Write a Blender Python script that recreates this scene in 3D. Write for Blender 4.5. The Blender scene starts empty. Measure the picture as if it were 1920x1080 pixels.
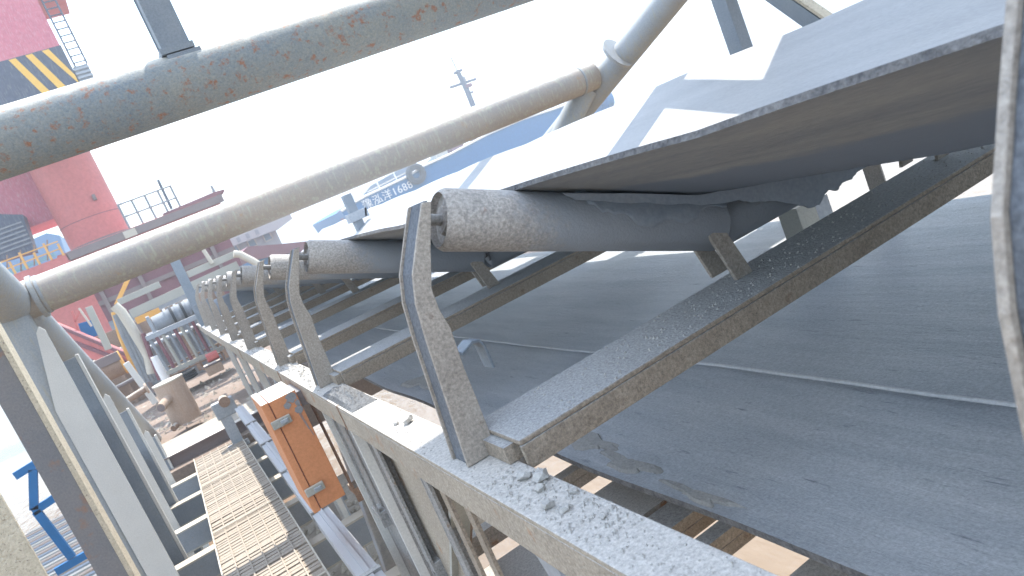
import bpy, math, random
from mathutils import Vector, Matrix
random.seed(7)
sc = bpy.context.scene
COL = sc.collection
rad = math.radians
# world frame: X across the conveyor (to the right), Y along it (away), Z up; the camera stands at the origin
# ------------------------------------------------------------------ camera
HAZE = .006
F, ROLL, PITCH, YAW = 1400.0, rad(22.95), rad(9.76), rad(23.77)
fw = Vector((math.sin(YAW)*math.cos(PITCH), math.cos(YAW)*math.cos(PITCH), -math.sin(PITCH)))
rt0 = Vector((math.cos(YAW), -math.sin(YAW), 0))
up0 = rt0.cross(fw)
c_, s_ = math.cos(ROLL), math.sin(ROLL)
rt = rt0*c_ - up0*s_
up = rt0*s_ + up0*c_
cd = bpy.data.cameras.new('camera'); cam = bpy.data.objects.new('camera', cd); COL.objects.link(cam)
cam.matrix_world = Matrix(((rt.x, up.x, -fw.x, 0), (rt.y, up.y, -fw.y, 0), (rt.z, up.z, -fw.z, 0), (0, 0, 0, 1)))
cd.sensor_width = 36; cd.lens = F/1920*36; cd.clip_start = 0.02; cd.clip_end = 6000
cd.dof.use_dof = True; cd.dof.focus_distance = 1.9; cd.dof.aperture_fstop = 9.5
sc.camera = cam
def P(px, py, d):      # the point seen at that pixel of the 1920 photograph, at distance d along the conveyor
    v = fw + rt*((px-960)/F) - up*((py-540)/F)
    return v*(d/v.y)
# ------------------------------------------------------------------ sky and sun
SUN = Vector((0.25, 0.40, 1.0)).normalized()
EL = math.asin(SUN.z); AZ = math.atan2(SUN.x, SUN.y)
w = bpy.data.worlds.new('World'); sc.world = w; w.use_nodes = True
nt = w.node_tree; bg = nt.nodes['Background']
sky = nt.nodes.new('ShaderNodeTexSky'); sky.sky_type = 'NISHITA'; sky.sun_disc = False
sky.sun_elevation = EL; sky.sun_rotation = AZ; sky.dust_density = 0.4; sky.air_density = 1.6; sky.ozone_density = 2.0
tc = nt.nodes.new('ShaderNodeTexCoord')
nz = nt.nodes.new('ShaderNodeTexNoise'); nz.inputs['Scale'].default_value = 3.2; nz.inputs['Detail'].default_value = 8; nz.inputs['Roughness'].default_value = .6
mp = nt.nodes.new('ShaderNodeMapping'); mp.inputs['Scale'].default_value = (1, 1, 2.2)
nt.links.new(tc.outputs['Generated'], mp.inputs['Vector']); nt.links.new(mp.outputs['Vector'], nz.inputs['Vector'])
rp = nt.nodes.new('ShaderNodeValToRGB'); rp.color_ramp.elements[0].position = .44; rp.color_ramp.elements[1].position = .62
rp.color_ramp.elements[0].color = (.0, .0, .0, 1); rp.color_ramp.elements[1].color = (.72, .72, .72, 1)
nt.links.new(nz.outputs['Fac'], rp.inputs['Fac'])
mx = nt.nodes.new('ShaderNodeMix'); mx.data_type = 'RGBA'
mx.inputs[7].default_value = (6.6, 6.6, 6.6, 1)
nt.links.new(rp.outputs['Color'], mx.inputs[0]); nt.links.new(sky.outputs['Color'], mx.inputs[6])
nt.links.new(mx.outputs[2], bg.inputs['Color']); bg.inputs['Strength'].default_value = 0.15
sl = bpy.data.lights.new('sun', 'SUN'); sl.energy = 2.6; sl.angle = rad(.6); sl.color = (1, .95, .86)
so = bpy.data.objects.new('sun', sl); COL.objects.link(so); so.rotation_euler = (-SUN).to_track_quat('-Z', 'Y').to_euler()
vs = sc.view_settings; vs.view_transform = 'Standard'; vs.look = 'None'; vs.exposure = 1.9; vs.gamma = 1; vs.use_curve_mapping = False
sc.cycles.max_bounces = 6; sc.cycles.diffuse_bounces = 4
# ------------------------------------------------------------------ materials
def mat(name, cols, rough=.75, metal=0, scale=8, bump=.15, spots=None, spot_amt=.6, spot_scale=30, fine=120, stretch=(1, 1, 1), dust=None, dust_lo=.55, streak=None, grain=0):
    """noise between two colours, optional spots (rust), dust settled on upward faces, fine relief"""
    m = bpy.data.materials.new(name); m.use_nodes = True
    t = m.node_tree; b = t.nodes['Principled BSDF']; N = t.nodes.new; L = t.links.new
    b.inputs['Roughness'].default_value = rough; b.inputs['Metallic'].default_value = metal
    b.inputs['Specular IOR Level'].default_value = .3
    co = N('ShaderNodeTexCoord'); oi = N('ShaderNodeObjectInfo')
    ad = N('ShaderNodeVectorMath'); ad.operation = 'ADD'
    ml = N('ShaderNodeMath'); ml.operation = 'MULTIPLY'; ml.inputs[1].default_value = 37
    L(oi.outputs['Random'], ml.inputs[0]); L(co.outputs['Object'], ad.inputs[0]); L(ml.outputs[0], ad.inputs[1])
    mpp = N('ShaderNodeMapping'); mpp.inputs['Scale'].default_value = stretch
    L(ad.outputs[0], mpp.inputs['Vector'])
    def noise(s, d=6, r=.6):
        n = N('ShaderNodeTexNoise'); n.inputs['Scale'].default_value = s; n.inputs['Detail'].default_value = d; n.inputs['Roughness'].default_value = r
        L(mpp.outputs[0], n.inputs['Vector']); return n.outputs['Fac']
    def ramp(f, lo, hi):
        r = N('ShaderNodeMapRange'); r.inputs[1].default_value = lo; r.inputs[2].default_value = hi; L(f, r.inputs[0]); return r.outputs[0]
    def mix(f, a, c):
        q = N('ShaderNodeMix'); q.data_type = 'RGBA'; L(f, q.inputs[0])
        for k, v in ((6, a), (7, c)):
            if isinstance(v, tuple): q.inputs[k].default_value = (*v, 1)
            else: L(v, q.inputs[k])
        return q.outputs[2]
    col = mix(ramp(noise(scale), .32, .68), cols[0], cols[1])
    fn = noise(fine, 3, .7)
    col2 = mix(ramp(fn, .35, .65), tuple(c*.86 for c in cols[0]), tuple(min(1, c*1.12) for c in cols[1]))
    q = N('ShaderNodeMix'); q.data_type = 'RGBA'; q.inputs[0].default_value = .4; L(col, q.inputs[6]); L(col2, q.inputs[7]); col = q.outputs[2]
    if spots:
        n1 = ramp(noise(spot_scale, 5, .65), 1-spot_amt*.75, 1-spot_amt*.75+.1)
        col = mix(n1, col, spots)
    if streak:
        mp2 = N('ShaderNodeMapping'); mp2.inputs['Scale'].default_value = (6, 6, .8); L(ad.outputs[0], mp2.inputs['Vector'])
        n = N('ShaderNodeTexNoise'); n.inputs['Scale'].default_value = 9; n.inputs['Detail'].default_value = 4; L(mp2.outputs[0], n.inputs['Vector'])
        col = mix(ramp(n.outputs['Fac'], .52, .72), col, streak)
    if dust:
        g = N('ShaderNodeNewGeometry'); sx = N('ShaderNodeSeparateXYZ'); L(g.outputs['Normal'], sx.inputs[0])
        a2 = N('ShaderNodeMath'); a2.operation = 'MULTIPLY_ADD'; L(noise(14, 4), a2.inputs[0]); a2.inputs[1].default_value = .5; L(sx.outputs['Z'], a2.inputs[2])
        col = mix(ramp(a2.outputs[0], dust_lo+.15, dust_lo+.5), col, dust)
    if grain:
        gn = N('ShaderNodeTexNoise'); gn.inputs['Scale'].default_value = 150; gn.inputs['Detail'].default_value = 4; gn.inputs['Roughness'].default_value = .8; L(ad.outputs[0], gn.inputs['Vector'])
        gm = N('ShaderNodeMapRange'); gm.inputs[1].default_value = .36; gm.inputs[2].default_value = .64; gm.inputs[3].default_value = 1-grain*.5; gm.inputs[4].default_value = 1+grain*.45; L(gn.outputs['Fac'], gm.inputs[0])
        hs_ = N('ShaderNodeVectorMath'); hs_.operation = 'SCALE'; L(col, hs_.inputs[0]); L(gm.outputs[0], hs_.inputs['Scale']); col = hs_.outputs[0]
    L(col, b.inputs['Base Color'])
    if bump:
        bp = N('ShaderNodeBump'); bp.inputs['Strength'].default_value = bump; bp.inputs['Distance'].default_value = .004
        h = N('ShaderNodeMath'); h.operation = 'MULTIPLY_ADD'; L(noise(scale*3, 5), h.inputs[0]); h.inputs[1].default_value = 1.5; L(fn, h.inputs[2])
        L(h.outputs[0], bp.inputs['Height']); L(bp.outputs[0], b.inputs['Normal'])
    return m
DUST = (.44, .43, .41)
M = {}
M['steel'] = mat('dusty_steel', [(.21, .205, .20), (.32, .305, .285)], .85, bump=.5, spots=(.24, .14, .08), spot_amt=.52, spot_scale=16, fine=170, dust=DUST, grain=.5)
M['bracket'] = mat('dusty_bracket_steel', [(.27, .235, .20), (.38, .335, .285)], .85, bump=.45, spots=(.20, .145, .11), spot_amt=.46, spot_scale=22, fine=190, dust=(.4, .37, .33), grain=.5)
M['bracket_dark'] = mat('dark_bracket_web', [(.085, .095, .11), (.14, .15, .165)], .7, bump=.4, spots=(.22, .21, .2), spot_amt=.45, spot_scale=30, fine=150, grain=.4)  # for the bracket web, darker than the bracket plates
M['roller'] = mat('roller_steel', [(.27, .25, .23), (.37, .335, .30)], .6, bump=.45, spots=(.20, .14, .11), spot_amt=.5, spot_scale=26, fine=150, grain=.45)
M['beam'] = mat('gritty_beam_steel', [(.25, .205, .16), (.34, .285, .225)], .9, bump=.8, spots=(.2, .14, .1), spot_amt=.5, spot_scale=18, fine=180, dust=(.37, .37, .365), grain=.6, dust_lo=.45)
M['stringer'] = mat('stringer_steel', [(.29, .25, .20), (.39, .34, .275)], .85, bump=.6, spots=(.34, .19, .11), spot_amt=.52, spot_scale=10, fine=140, dust=(.47, .445, .41), grain=.5)
M['belt'] = mat('belt_rubber', [(.28, .30, .325), (.47, .48, .49)], .42, bump=.7, scale=5, fine=220, stretch=(3, .35, 3), spots=(.17, .18, .20), spot_amt=.5, spot_scale=26, grain=.35)
M['belt_top'] = mat('belt_rubber_worn', [(.28, .285, .29), (.37, .37, .37)], .5, bump=.2, scale=5, fine=160, stretch=(3, .3, 3))
M['belt_edge'] = mat('frayed_belt_edge', [(.07, .07, .075), (.24, .235, .23)], .9, bump=.9, scale=42, fine=150)
M['belt_under'] = mat('belt_underside', [(.20, .185, .165), (.29, .26, .22)], .6, bump=.2, scale=4, fine=120, stretch=(3, .4, 3))
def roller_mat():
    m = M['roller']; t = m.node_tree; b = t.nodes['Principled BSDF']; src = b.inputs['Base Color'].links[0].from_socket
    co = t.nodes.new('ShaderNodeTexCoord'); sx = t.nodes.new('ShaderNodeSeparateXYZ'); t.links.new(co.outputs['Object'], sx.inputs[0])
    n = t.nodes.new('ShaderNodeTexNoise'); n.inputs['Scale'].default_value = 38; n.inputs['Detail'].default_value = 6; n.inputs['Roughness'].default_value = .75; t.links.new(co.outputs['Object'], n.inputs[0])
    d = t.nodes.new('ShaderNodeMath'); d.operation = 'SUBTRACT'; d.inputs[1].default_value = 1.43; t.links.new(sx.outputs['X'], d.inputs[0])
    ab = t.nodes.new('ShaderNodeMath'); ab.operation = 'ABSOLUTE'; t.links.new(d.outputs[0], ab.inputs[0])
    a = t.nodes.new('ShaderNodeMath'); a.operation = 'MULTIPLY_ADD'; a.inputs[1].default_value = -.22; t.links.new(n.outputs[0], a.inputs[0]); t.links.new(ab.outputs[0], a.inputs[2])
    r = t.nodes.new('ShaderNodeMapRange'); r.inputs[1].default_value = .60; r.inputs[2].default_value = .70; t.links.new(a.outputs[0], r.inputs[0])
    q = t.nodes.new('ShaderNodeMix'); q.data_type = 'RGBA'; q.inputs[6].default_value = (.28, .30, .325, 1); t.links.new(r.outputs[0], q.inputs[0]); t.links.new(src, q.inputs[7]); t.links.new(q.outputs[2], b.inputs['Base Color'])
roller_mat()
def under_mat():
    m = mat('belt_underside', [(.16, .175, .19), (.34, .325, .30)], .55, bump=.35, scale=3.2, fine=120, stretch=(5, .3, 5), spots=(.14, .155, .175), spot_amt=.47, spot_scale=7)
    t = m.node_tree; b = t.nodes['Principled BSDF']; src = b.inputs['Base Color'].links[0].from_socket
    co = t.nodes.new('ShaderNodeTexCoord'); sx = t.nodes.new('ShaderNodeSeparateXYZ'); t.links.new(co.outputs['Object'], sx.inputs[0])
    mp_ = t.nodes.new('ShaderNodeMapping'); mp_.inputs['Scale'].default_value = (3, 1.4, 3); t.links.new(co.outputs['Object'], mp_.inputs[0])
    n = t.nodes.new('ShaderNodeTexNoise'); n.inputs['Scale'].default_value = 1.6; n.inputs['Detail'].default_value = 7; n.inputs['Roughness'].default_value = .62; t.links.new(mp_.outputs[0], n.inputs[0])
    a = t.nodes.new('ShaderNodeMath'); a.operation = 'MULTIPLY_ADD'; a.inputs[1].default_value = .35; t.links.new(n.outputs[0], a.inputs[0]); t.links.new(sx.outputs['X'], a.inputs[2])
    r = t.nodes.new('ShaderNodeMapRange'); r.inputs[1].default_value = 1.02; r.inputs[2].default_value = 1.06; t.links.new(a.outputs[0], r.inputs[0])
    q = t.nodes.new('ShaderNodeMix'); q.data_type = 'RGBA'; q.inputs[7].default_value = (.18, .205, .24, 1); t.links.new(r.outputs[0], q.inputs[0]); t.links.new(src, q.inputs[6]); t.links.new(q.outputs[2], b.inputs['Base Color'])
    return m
M['belt_under'] = under_mat()
M['rubber'] = mat('torn_rubber', [(.22, .25, .285), (.28, .305, .335)], .6, bump=.12, scale=6, fine=90)
M['crust'] = mat('dried_mud', [(.27, .265, .25), (.36, .345, .32)], .95, bump=.8, scale=20, fine=140)
M['pipe_a'] = mat('weathered_pipe_paint', [(.16, .205, .245), (.30, .285, .235)], .7, bump=.4, scale=2.6, spots=(.28, .14, .09), spot_amt=.6, spot_scale=30, fine=110, dust=(.56, .53, .46), dust_lo=.66, grain=.3, streak=(.22, .235, .235))
M['pipe_b'] = mat('faded_pipe_paint', [(.28, .285, .285), (.39, .315, .245)], .7, bump=.2, scale=1.1, spots=(.38, .27, .18), spot_amt=.5, spot_scale=9, fine=120, streak=(.40, .39, .31), dust=(.56, .54, .5), dust_lo=.7)
M['pipe_c'] = mat('grey_pipe_paint', [(.28, .305, .32), (.36, .365, .37)], .7, bump=.2, scale=3, fine=110, streak=(.36, .34, .28))
M['post_light'] = mat('pale_post_paint', [(.50, .49, .46), (.58, .56, .52)], .75, bump=.35, scale=4, fine=180, spots=(.42, .39, .34), spot_amt=.45)
M['post_dark'] = mat('grey_post_paint', [(.17, .20, .235), (.24, .265, .29)], .7, bump=.2, scale=5, fine=150, spots=(.25, .2, .17), spot_amt=.45)
M['post_rust'] = mat('rusty_post_steel', [(.155, .16, .175), (.215, .20, .195)], .7, bump=.35, scale=5, fine=120, spots=(.26, .15, .10), spot_amt=.56, spot_scale=7)
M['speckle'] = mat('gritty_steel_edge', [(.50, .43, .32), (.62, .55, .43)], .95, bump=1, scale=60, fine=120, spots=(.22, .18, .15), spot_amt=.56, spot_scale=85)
M['galv'] = mat('galvanised_steel', [(.27, .30, .335), (.36, .38, .41)], .5, metal=.25, bump=.1, scale=12, fine=60, dust=(.52, .52, .52))
M['orange'] = mat('orange_enamel', [(.52, .215, .095), (.58, .25, .12)], .55, bump=.06, scale=3, fine=90, spots=(.45, .15, .05), spot_amt=.42, spot_scale=24, dust=(.62, .59, .55))
M['grey_paint'] = mat('grey_paint_patch', [(.2, .2, .21), (.26, .26, .265)], .8, bump=.2)
M['grating'] = mat('dusty_grating', [(.25, .21, .17), (.33, .28, .23)], .9, bump=.5, scale=9, fine=130, dust=(.34, .29, .235), grain=.4)
M['deck'] = mat('rusty_deck', [(.17, .125, .10), (.26, .20, .16)], .9, bump=.7, scale=2.2, fine=40, spots=(.40, .35, .29), spot_amt=.55, spot_scale=2.5)
M['sand'] = mat('pale_sand', [(.30, .26, .21), (.44, .39, .33)], .95, bump=1, scale=6, fine=60)
M['stone'] = mat('grey_stone', [(.38, .365, .34), (.49, .47, .44)], .95, bump=.8, scale=30, fine=120)
M['rust'] = mat('brown_rust', [(.22, .14, .10), (.31, .215, .155)], .85, bump=.4, scale=5, fine=80, spots=(.17, .10, .07), spot_amt=.5, spot_scale=9, dust=(.42, .37, .31), grain=.35)
M['rust_pale'] = mat('pale_rust', [(.33, .235, .175), (.44, .34, .265)], .85, bump=.3, scale=3, fine=80, spots=(.25, .16, .11), spot_amt=.5, spot_scale=6, streak=(.36, .25, .18))
M['ibeam'] = mat('plum_oxide_paint', [(.17, .135, .135), (.22, .175, .165)], .75, bump=.15, scale=4, dust=(.62, .56, .48))
M['red'] = mat('red_ship_paint', [(.46, .13, .12), (.53, .16, .14)], .6, bump=.05, scale=1.2, fine=12, spots=(.5, .2, .17), spot_amt=.42, spot_scale=2.5)
M['pink'] = mat('faded_crimson_paint', [(.48, .12, .17), (.54, .16, .20)], .6, bump=.05, scale=1.2, fine=12, streak=(.55, .3, .32))
M['navy'] = mat('blue_black_band', [(.045, .06, .10), (.075, .09, .13)], .6, bump=.05, scale=1.5, fine=12, streak=(.14, .15, .16))
M['yellow'] = mat('yellow_paint', [(.72, .42, .06), (.76, .47, .09)], .6, bump=.05)
M['darkred'] = mat('maroon_paint', [(.16, .07, .085), (.22, .10, .11)], .7, bump=.1, scale=1.5)
M['blue'] = mat('blue_hull_paint', [(.004, .105, .27), (.007, .12, .31)], .5, bump=.03, scale=.4, fine=6)
M['white'] = mat('white_paint', [(.70, .71, .71), (.78, .78, .77)], .6, bump=.03, scale=2)
M['wheelhouse'] = mat('grey_white_paint', [(.33, .335, .34), (.38, .38, .375)], .6, bump=.03, scale=2)
M['cream'] = mat('cream_paint', [(.44, .40, .33), (.54, .49, .41)], .7, bump=.05, scale=3)
M['tan'] = mat('tan_beam_paint', [(.30, .30, .27), (.38, .365, .32)], .75, bump=.15, scale=3, dust=(.5, .44, .36), dust_lo=.5)
M['ochre'] = mat('ochre_paint', [(.60, .30, .07), (.68, .38, .11)], .7, bump=.1, scale=4)
M['black'] = mat('black_rubber', [(.03, .032, .035), (.055, .056, .06)], .8, bump=.2, scale=8)
M['glass'] = mat('window_glass', [(.10, .15, .20), (.14, .2, .26)], .15, bump=0)
M['teal'] = mat('teal_paint', [(.10, .28, .34), (.14, .33, .38)], .7, bump=.1)
M['machine'] = mat('machine_grey', [(.16, .18, .21), (.27, .28, .29)], .6, bump=.2, scale=6)
def water_mat():
    m = bpy.data.materials.new('muddy_water'); m.use_nodes = True; t = m.node_tree; b = t.nodes['Principled BSDF']
    b.inputs['Base Color'].default_value = (.21, .15, .095, 1); b.inputs['Roughness'].default_value = .12; b.inputs['IOR'].default_value = 1.33
    co = t.nodes.new('ShaderNodeTexCoord'); hs = []
    for s, k in ((.8, 1.), (3.5, .35)):
        mm = t.nodes.new('ShaderNodeMapping'); mm.inputs['Scale'].default_value = (s, s*.45, s); t.links.new(co.outputs['Object'], mm.inputs[0])
        n = t.nodes.new('ShaderNodeTexNoise'); n.inputs['Scale'].default_value = 1; n.inputs['Detail'].default_value = 5; t.links.new(mm.outputs[0], n.inputs[0])
        q = t.nodes.new('ShaderNodeMath'); q.operation = 'MULTIPLY'; q.inputs[1].default_value = k; t.links.new(n.outputs[0], q.inputs[0]); hs.append(q)
    a = t.nodes.new('ShaderNodeMath'); t.links.new(hs[0].outputs[0], a.inputs[0]); t.links.new(hs[1].outputs[0], a.inputs[1])
    bp = t.nodes.new('ShaderNodeBump'); bp.inputs['Strength'].default_value = .5; bp.inputs['Distance'].default_value = .25
    t.links.new(a.outputs[0], bp.inputs['Height']); t.links.new(bp.outputs[0], b.inputs['Normal'])
    return m
M['water'] = water_mat()
# ------------------------------------------------------------------ mesh helpers
class MB:
    def __init__(s): s.v = []; s.f = []; s.sm = []
    def add(s, vs, fs, smooth=False):
        o = len(s.v); s.v += [tuple(v) for v in vs]; s.f += [tuple(i+o for i in f) for f in fs]; s.sm += [smooth]*len(fs); return s
    def box(s, x0, x1, y0, y1, z0, z1):
        return s.add([(x, y, z) for z in (z0, z1) for y in (y0, y1) for x in (x0, x1)],
                     [(0, 2, 3, 1), (4, 5, 7, 6), (0, 1, 5, 4), (2, 6, 7, 3), (0, 4, 6, 2), (1, 3, 7, 5)])
    def bar(s, a, b, w, h, hint=(0, 0, 1)):          # rectangular bar between two points: w across, h along hint
        a = Vector(a); b = Vector(b); d = (b-a).normalized(); hv = Vector(hint)
        x = d.cross(hv)
        if x.length < 1e-4: x = d.cross(Vector((0, 1, 0)))
        x.normalize(); y = x.cross(d).normalized(); vs = []
        for p in (a, b):
            for i, j in ((-1, -1), (1, -1), (1, 1), (-1, 1)): vs.append(p + x*(w/2*i) + y*(h/2*j))
        return s.add(vs, [(0, 1, 2, 3), (7, 6, 5, 4), (0, 4, 5, 1), (1, 5, 6, 2), (2, 6, 7, 3), (3, 7, 4, 0)])
    def tube(s, pts, r, n=20, caps=True):            # round tube through points; r number or list
        pts = [Vector(p) for p in pts]; rs = r if isinstance(r, (list, tuple)) else [r]*len(pts)
        vs = []; fs = []; ref = None
        for i, p in enumerate(pts):
            d = (pts[min(i+1, len(pts)-1)]-pts[max(i-1, 0)]).normalized()
            if ref is None: ref = d.cross(Vector((0, 0, 1)) if abs(d.z) < .9 else Vector((1, 0, 0))).normalized()
            x = (ref - d*ref.dot(d)).normalized(); ref = x; y = d.cross(x)
            for k in range(n):
                a = 2*math.pi*k/n; vs.append(p + (x*math.cos(a) + y*math.sin(a))*rs[i])
        for i in range(len(pts)-1):
            for k in range(n): k2 = (k+1) % n; fs.append((i*n+k, i*n+k2, (i+1)*n+k2, (i+1)*n+k))
        s.add(vs, fs, True)
        if caps:
            s.add(vs[:n], [tuple(range(n-1, -1, -1))]); s.add(vs[-n:], [tuple(range(n))])
        return s
    def prism(s, poly, origin, ax, ay, depth):       # polygon in plane (ax, ay) thickened by vector depth
        o = Vector(origin); ax = Vector(ax); ay = Vector(ay); dp = Vector(depth); n = len(poly)
        a = [o+ax*p[0]+ay*p[1] for p in poly]; b = [p+dp for p in a]
        return s.add(a+b, [tuple(range(n)), tuple(range(2*n-1, n-1, -1))]+[(i, (i+1) % n, (i+1) % n+n, i+n) for i in range(n)][::1])
    def build(s, name, m, parent=None, bevel=0, recalc=True):
        me = bpy.data.meshes.new(name); me.from_pydata(s.v, [], s.f); me.update()
        if recalc:
            import bmesh
            bm = bmesh.new(); bm.from_mesh(me); bmesh.ops.recalc_face_normals(bm, faces=bm.faces); bm.to_mesh(me); bm.free()
        for p, q in zip(me.polygons, s.sm): p.use_smooth = q
        me.materials.append(M[m] if isinstance(m, str) else m)
        o = bpy.data.objects.new(name, me); COL.objects.link(o)
        if parent: o.parent = parent
        if bevel:
            b = o.modifiers.new('bevel', 'BEVEL'); b.width = bevel; b.segments = 2; b.limit_method = 'ANGLE'; b.angle_limit = rad(50)
        return o
def tag(o, label, cat, group=None):
    o['label'] = label; o['category'] = cat
    if group: o['group'] = group
    return o
def structure(o): o['kind'] = 'structure'; return o
def empty(name, loc=(0, 0, 0)):
    o = bpy.data.objects.new(name, None); COL.objects.link(o); o.location = loc; o.empty_display_size = .1; return o
def copy_tree(o, parent=None):
    c = o.copy(); COL.objects.link(c); c.parent = parent
    for ch in o.children: copy_tree(ch, c)
    return c
def part(o, label): o['label'] = label; return o
X, Y, Z = Vector((1, 0, 0)), Vector((0, 1, 0)), Vector((0, 0, 1))
exec_parts = True
# ================================================================== SETTING
n = 60
wv = MB(); wv.add([(-3000, -400, -5), (3000, -400, -5), (3000, 3500, -5), (-3000, 3500, -5)], [(0, 1, 2, 3)])
structure(wv.build('water', 'water'))
hb = MB(); pts = []
for i in range(61):
    x = -2600 + i*90; pts.append((x, 2400 + 60*math.sin(i*.7), 6+9*abs(math.sin(i*.9))+5*random.random()))
vs = [(p[0], p[1], -6) for p in pts]+[(p[0], p[1]+10, p[2]) for p in pts]+[(p[0], p[1]+400, -6) for p in pts]
k = len(pts)
fs = [(i, i+1, i+1+k, i+k) for i in range(k-1)]+[(i+k, i+1+k, i+1+2*k, i+2*k) for i in range(k-1)]
hb.add(vs, fs, True); structure(hb.build('hills', mat('far_shore', [(.2, .22, .2), (.26, .27, .25)], .9, bump=0, scale=.02)))
# barge deck beyond and below the walkway
bd = MB(); bd.box(-1.25, 1.9, 7.55, 15.5, -1.75, -1.5); structure(bd.build('barge_deck', 'deck'))
bd = MB(); bd.box(-.9, 1.6, 5.0, 7.5, -2.5, -2.3); structure(bd.build('lower_deck', 'sand'))
# ================================================================== CONVEYOR
SC = 1.43                                              # centre line of the conveyor
# --- carrying side and return side of the belt
belt = empty('conveyor_belt', (0, 0, 0))
tag(belt, 'wide grey rubber conveyor belt running away on trough rollers, return side underneath', 'conveyor belt')
def smooth_profile():
    key = [(.664, -.074), (.80, -.132), (.95, -.197), (1.06, -.243), (1.13, -.266), (1.22, -.274), (1.43, -.276), (1.64, -.274), (1.73, -.264), (1.80, -.238), (1.95, -.174), (2.15, -.088), (2.34, -.006)]
    return key
prof = smooth_profile()
def sweep(prof, th, y0, y1, ny, fn):
    """closed thin sheet along Y: returns (top builder, under builder, edge builder)"""
    top, und, edg = MB(), MB(), MB(); npf = len(prof)
    rows = []
    for j in range(ny+1):
        y = y0+(y1-y0)*j/ny
        rows.append([fn(p, y) for p in prof])
    for b, off in ((top, th), (und, 0)):
        vs = []
        for r in rows:
            for i, p in enumerate(r):
                a, c = r[max(i-1, 0)], r[min(i+1, npf-1)]; tx, tz = c[0]-a[0], c[2]-a[2]; l = math.hypot(tx, tz)
                vs.append((p[0]-tz/l*off, p[1], p[2]+tx/l*off))
        b.add(vs, [(j*npf+i, j*npf+i+1, (j+1)*npf+i+1, (j+1)*npf+i) for j in range(ny) for i in range(npf-1)], True)
    for side in (0, npf-1):
        vs = []
        for j in range(ny+1): vs += [und.v[j*npf+side], top.v[j*npf+side]]
        edg.add(vs, [(2*j, 2*j+1, 2*j+3, 2*j+2) for j in range(ny)])
    return top, und, edg
IDL = [.170, 1.268, 2.62, 3.55, 4.80, 5.85, 6.90, 8.0, 9.1]
def sag(p, y):
    x, z = p; dist = min(abs(y-(i+.06)) for i in IDL); s = -.010*min(1, (dist/.6)**2)
    e = 1 if x < .7 or x > 2.3 else 0
    return (x + e*.002*math.sin(y*9.1)+e*.0012*math.sin(y*23), y, z+s+e*.003*math.sin(y*2.3+x))
t_, u_, e_ = sweep(prof, .010, -1.4, 10.6, 260, sag)
cr = t_.build('carrying_side', 'belt_top', belt, recalc=False)
part(u_.build('belt_underside', 'belt_under', cr, recalc=False), 'brown dusty underside of the belt edge')
part(e_.build('belt_edge', 'belt_edge', cr, recalc=False), 'frayed dark edge of the belt')
rprof = [(.70+i*(1.78/16), -.79) for i in range(17)]
def rfn(p, y): x, z = p; return (x+(.005*math.sin(y*7) if x < .72 else 0), y, z+.006*math.sin(x*5+y*1.1)+.004*math.sin(y*3.1+x*2))
t_, u_, e_ = sweep(rprof, .016, -1.2, 10.4, 200, rfn)
rr = t_.build('return_side', 'belt', belt, recalc=False)
u_.build('return_underside', 'belt', rr, recalc=False); e_.build('return_edge', 'belt_edge', rr, recalc=False)
sm = MB(); sm.tube([(1.193+.0015*math.sin(y*5)+.001*math.sin(y*17), y, -.772+.006*math.sin(1.2*5+y*1.1)+.004*math.sin(y*3.1+2.4)) for y in [i*.06 for i in range(0, 90)]], .005, 8)
part(sm.build('belt_seam', mat('pale_seam', [(.5, .5, .5), (.6, .59, .58)], .8), rr), 'raised pale seam line along the return belt')
ms = MB()                                               # dried mud crust along the near edge of the return belt
for ci, (cx, cy, ax, ay) in enumerate(((.775, 1.66, .03, .09), (.745, 1.47, .025, .10), (.73, 1.2, .016, .10), (.735, 2.0, .02, .06), (.80, 3.1, .06, .14))):
    ms = MB(); ring = []; nn = 26
    for k in range(nn):
        a = 2*math.pi*k/nn; rr_ = 1+.35*math.sin(3*a+cx*40)+.22*random.uniform(-1, 1)
        ring.append((max(.704, cx+ax*math.cos(a)*rr_), cy+ay*math.sin(a)*rr_))
    zz = -.768
    vs = [(x, y, -.7785+.006*math.sin(x*5+y*1.1)+.004*math.sin(y*3.1+x*2)+.005) for x, y in ring]+[(cx+(x-cx)*.8, cy+(y-cy)*.8, -.7665+.006*math.sin(x*5+y*1.1)+.004*math.sin(y*3.1+x*2)) for x, y in ring]
    ms.add(vs, [(i, (i+1) % nn, (i+1) % nn+nn, i+nn) for i in range(nn)]+[tuple(range(nn, 2*nn))])
    part(ms.build('mud_crust', 'crust', rr), 'pale dried mud crust along the belt edge')
# --- stringers
def stringer(x0, x1, label, name):
    t = empty(name, ((x0+x1)/2, 4, -.58)); tag(t, label, 'beam')
    o = Vector(t.location)
    b = MB(); b.box(x0-o.x, x1-o.x, -6.0, 6.6, .070, .080); b.build('top_flange', 'stringer', t, .002)
    xo = x0 if x0 < SC else x1-.008
    b = MB(); b.box(xo-o.x, xo+.008-o.x, -6.0, 6.6, 0, .0695); b.build('web', 'stringer', t, .0015)
    b = MB(); b.box(x0+.009-o.x if x0 < SC else x0-o.x, x1-o.x if x0 < SC else x1-.009-o.x, -6.0, 6.6, 0, .008); b.build('bottom_flange', 'stringer', t)
    for y in (-1.75, -.55, 1.2):
        b = MB(); b.box(xo-.003-o.x, xo+.011-o.x, y, y+.006, .001, .082); b.build('weld_joint', 'rust', t)
    return t
stringer(.312, .402, 'dusty steel channel beam carrying the idler brackets on the walkway side', 'stringer_beam')
stringer(2.458, 2.548, 'steel channel beam under the far end of the idlers, behind the belt', 'stringer_beam')
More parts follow.
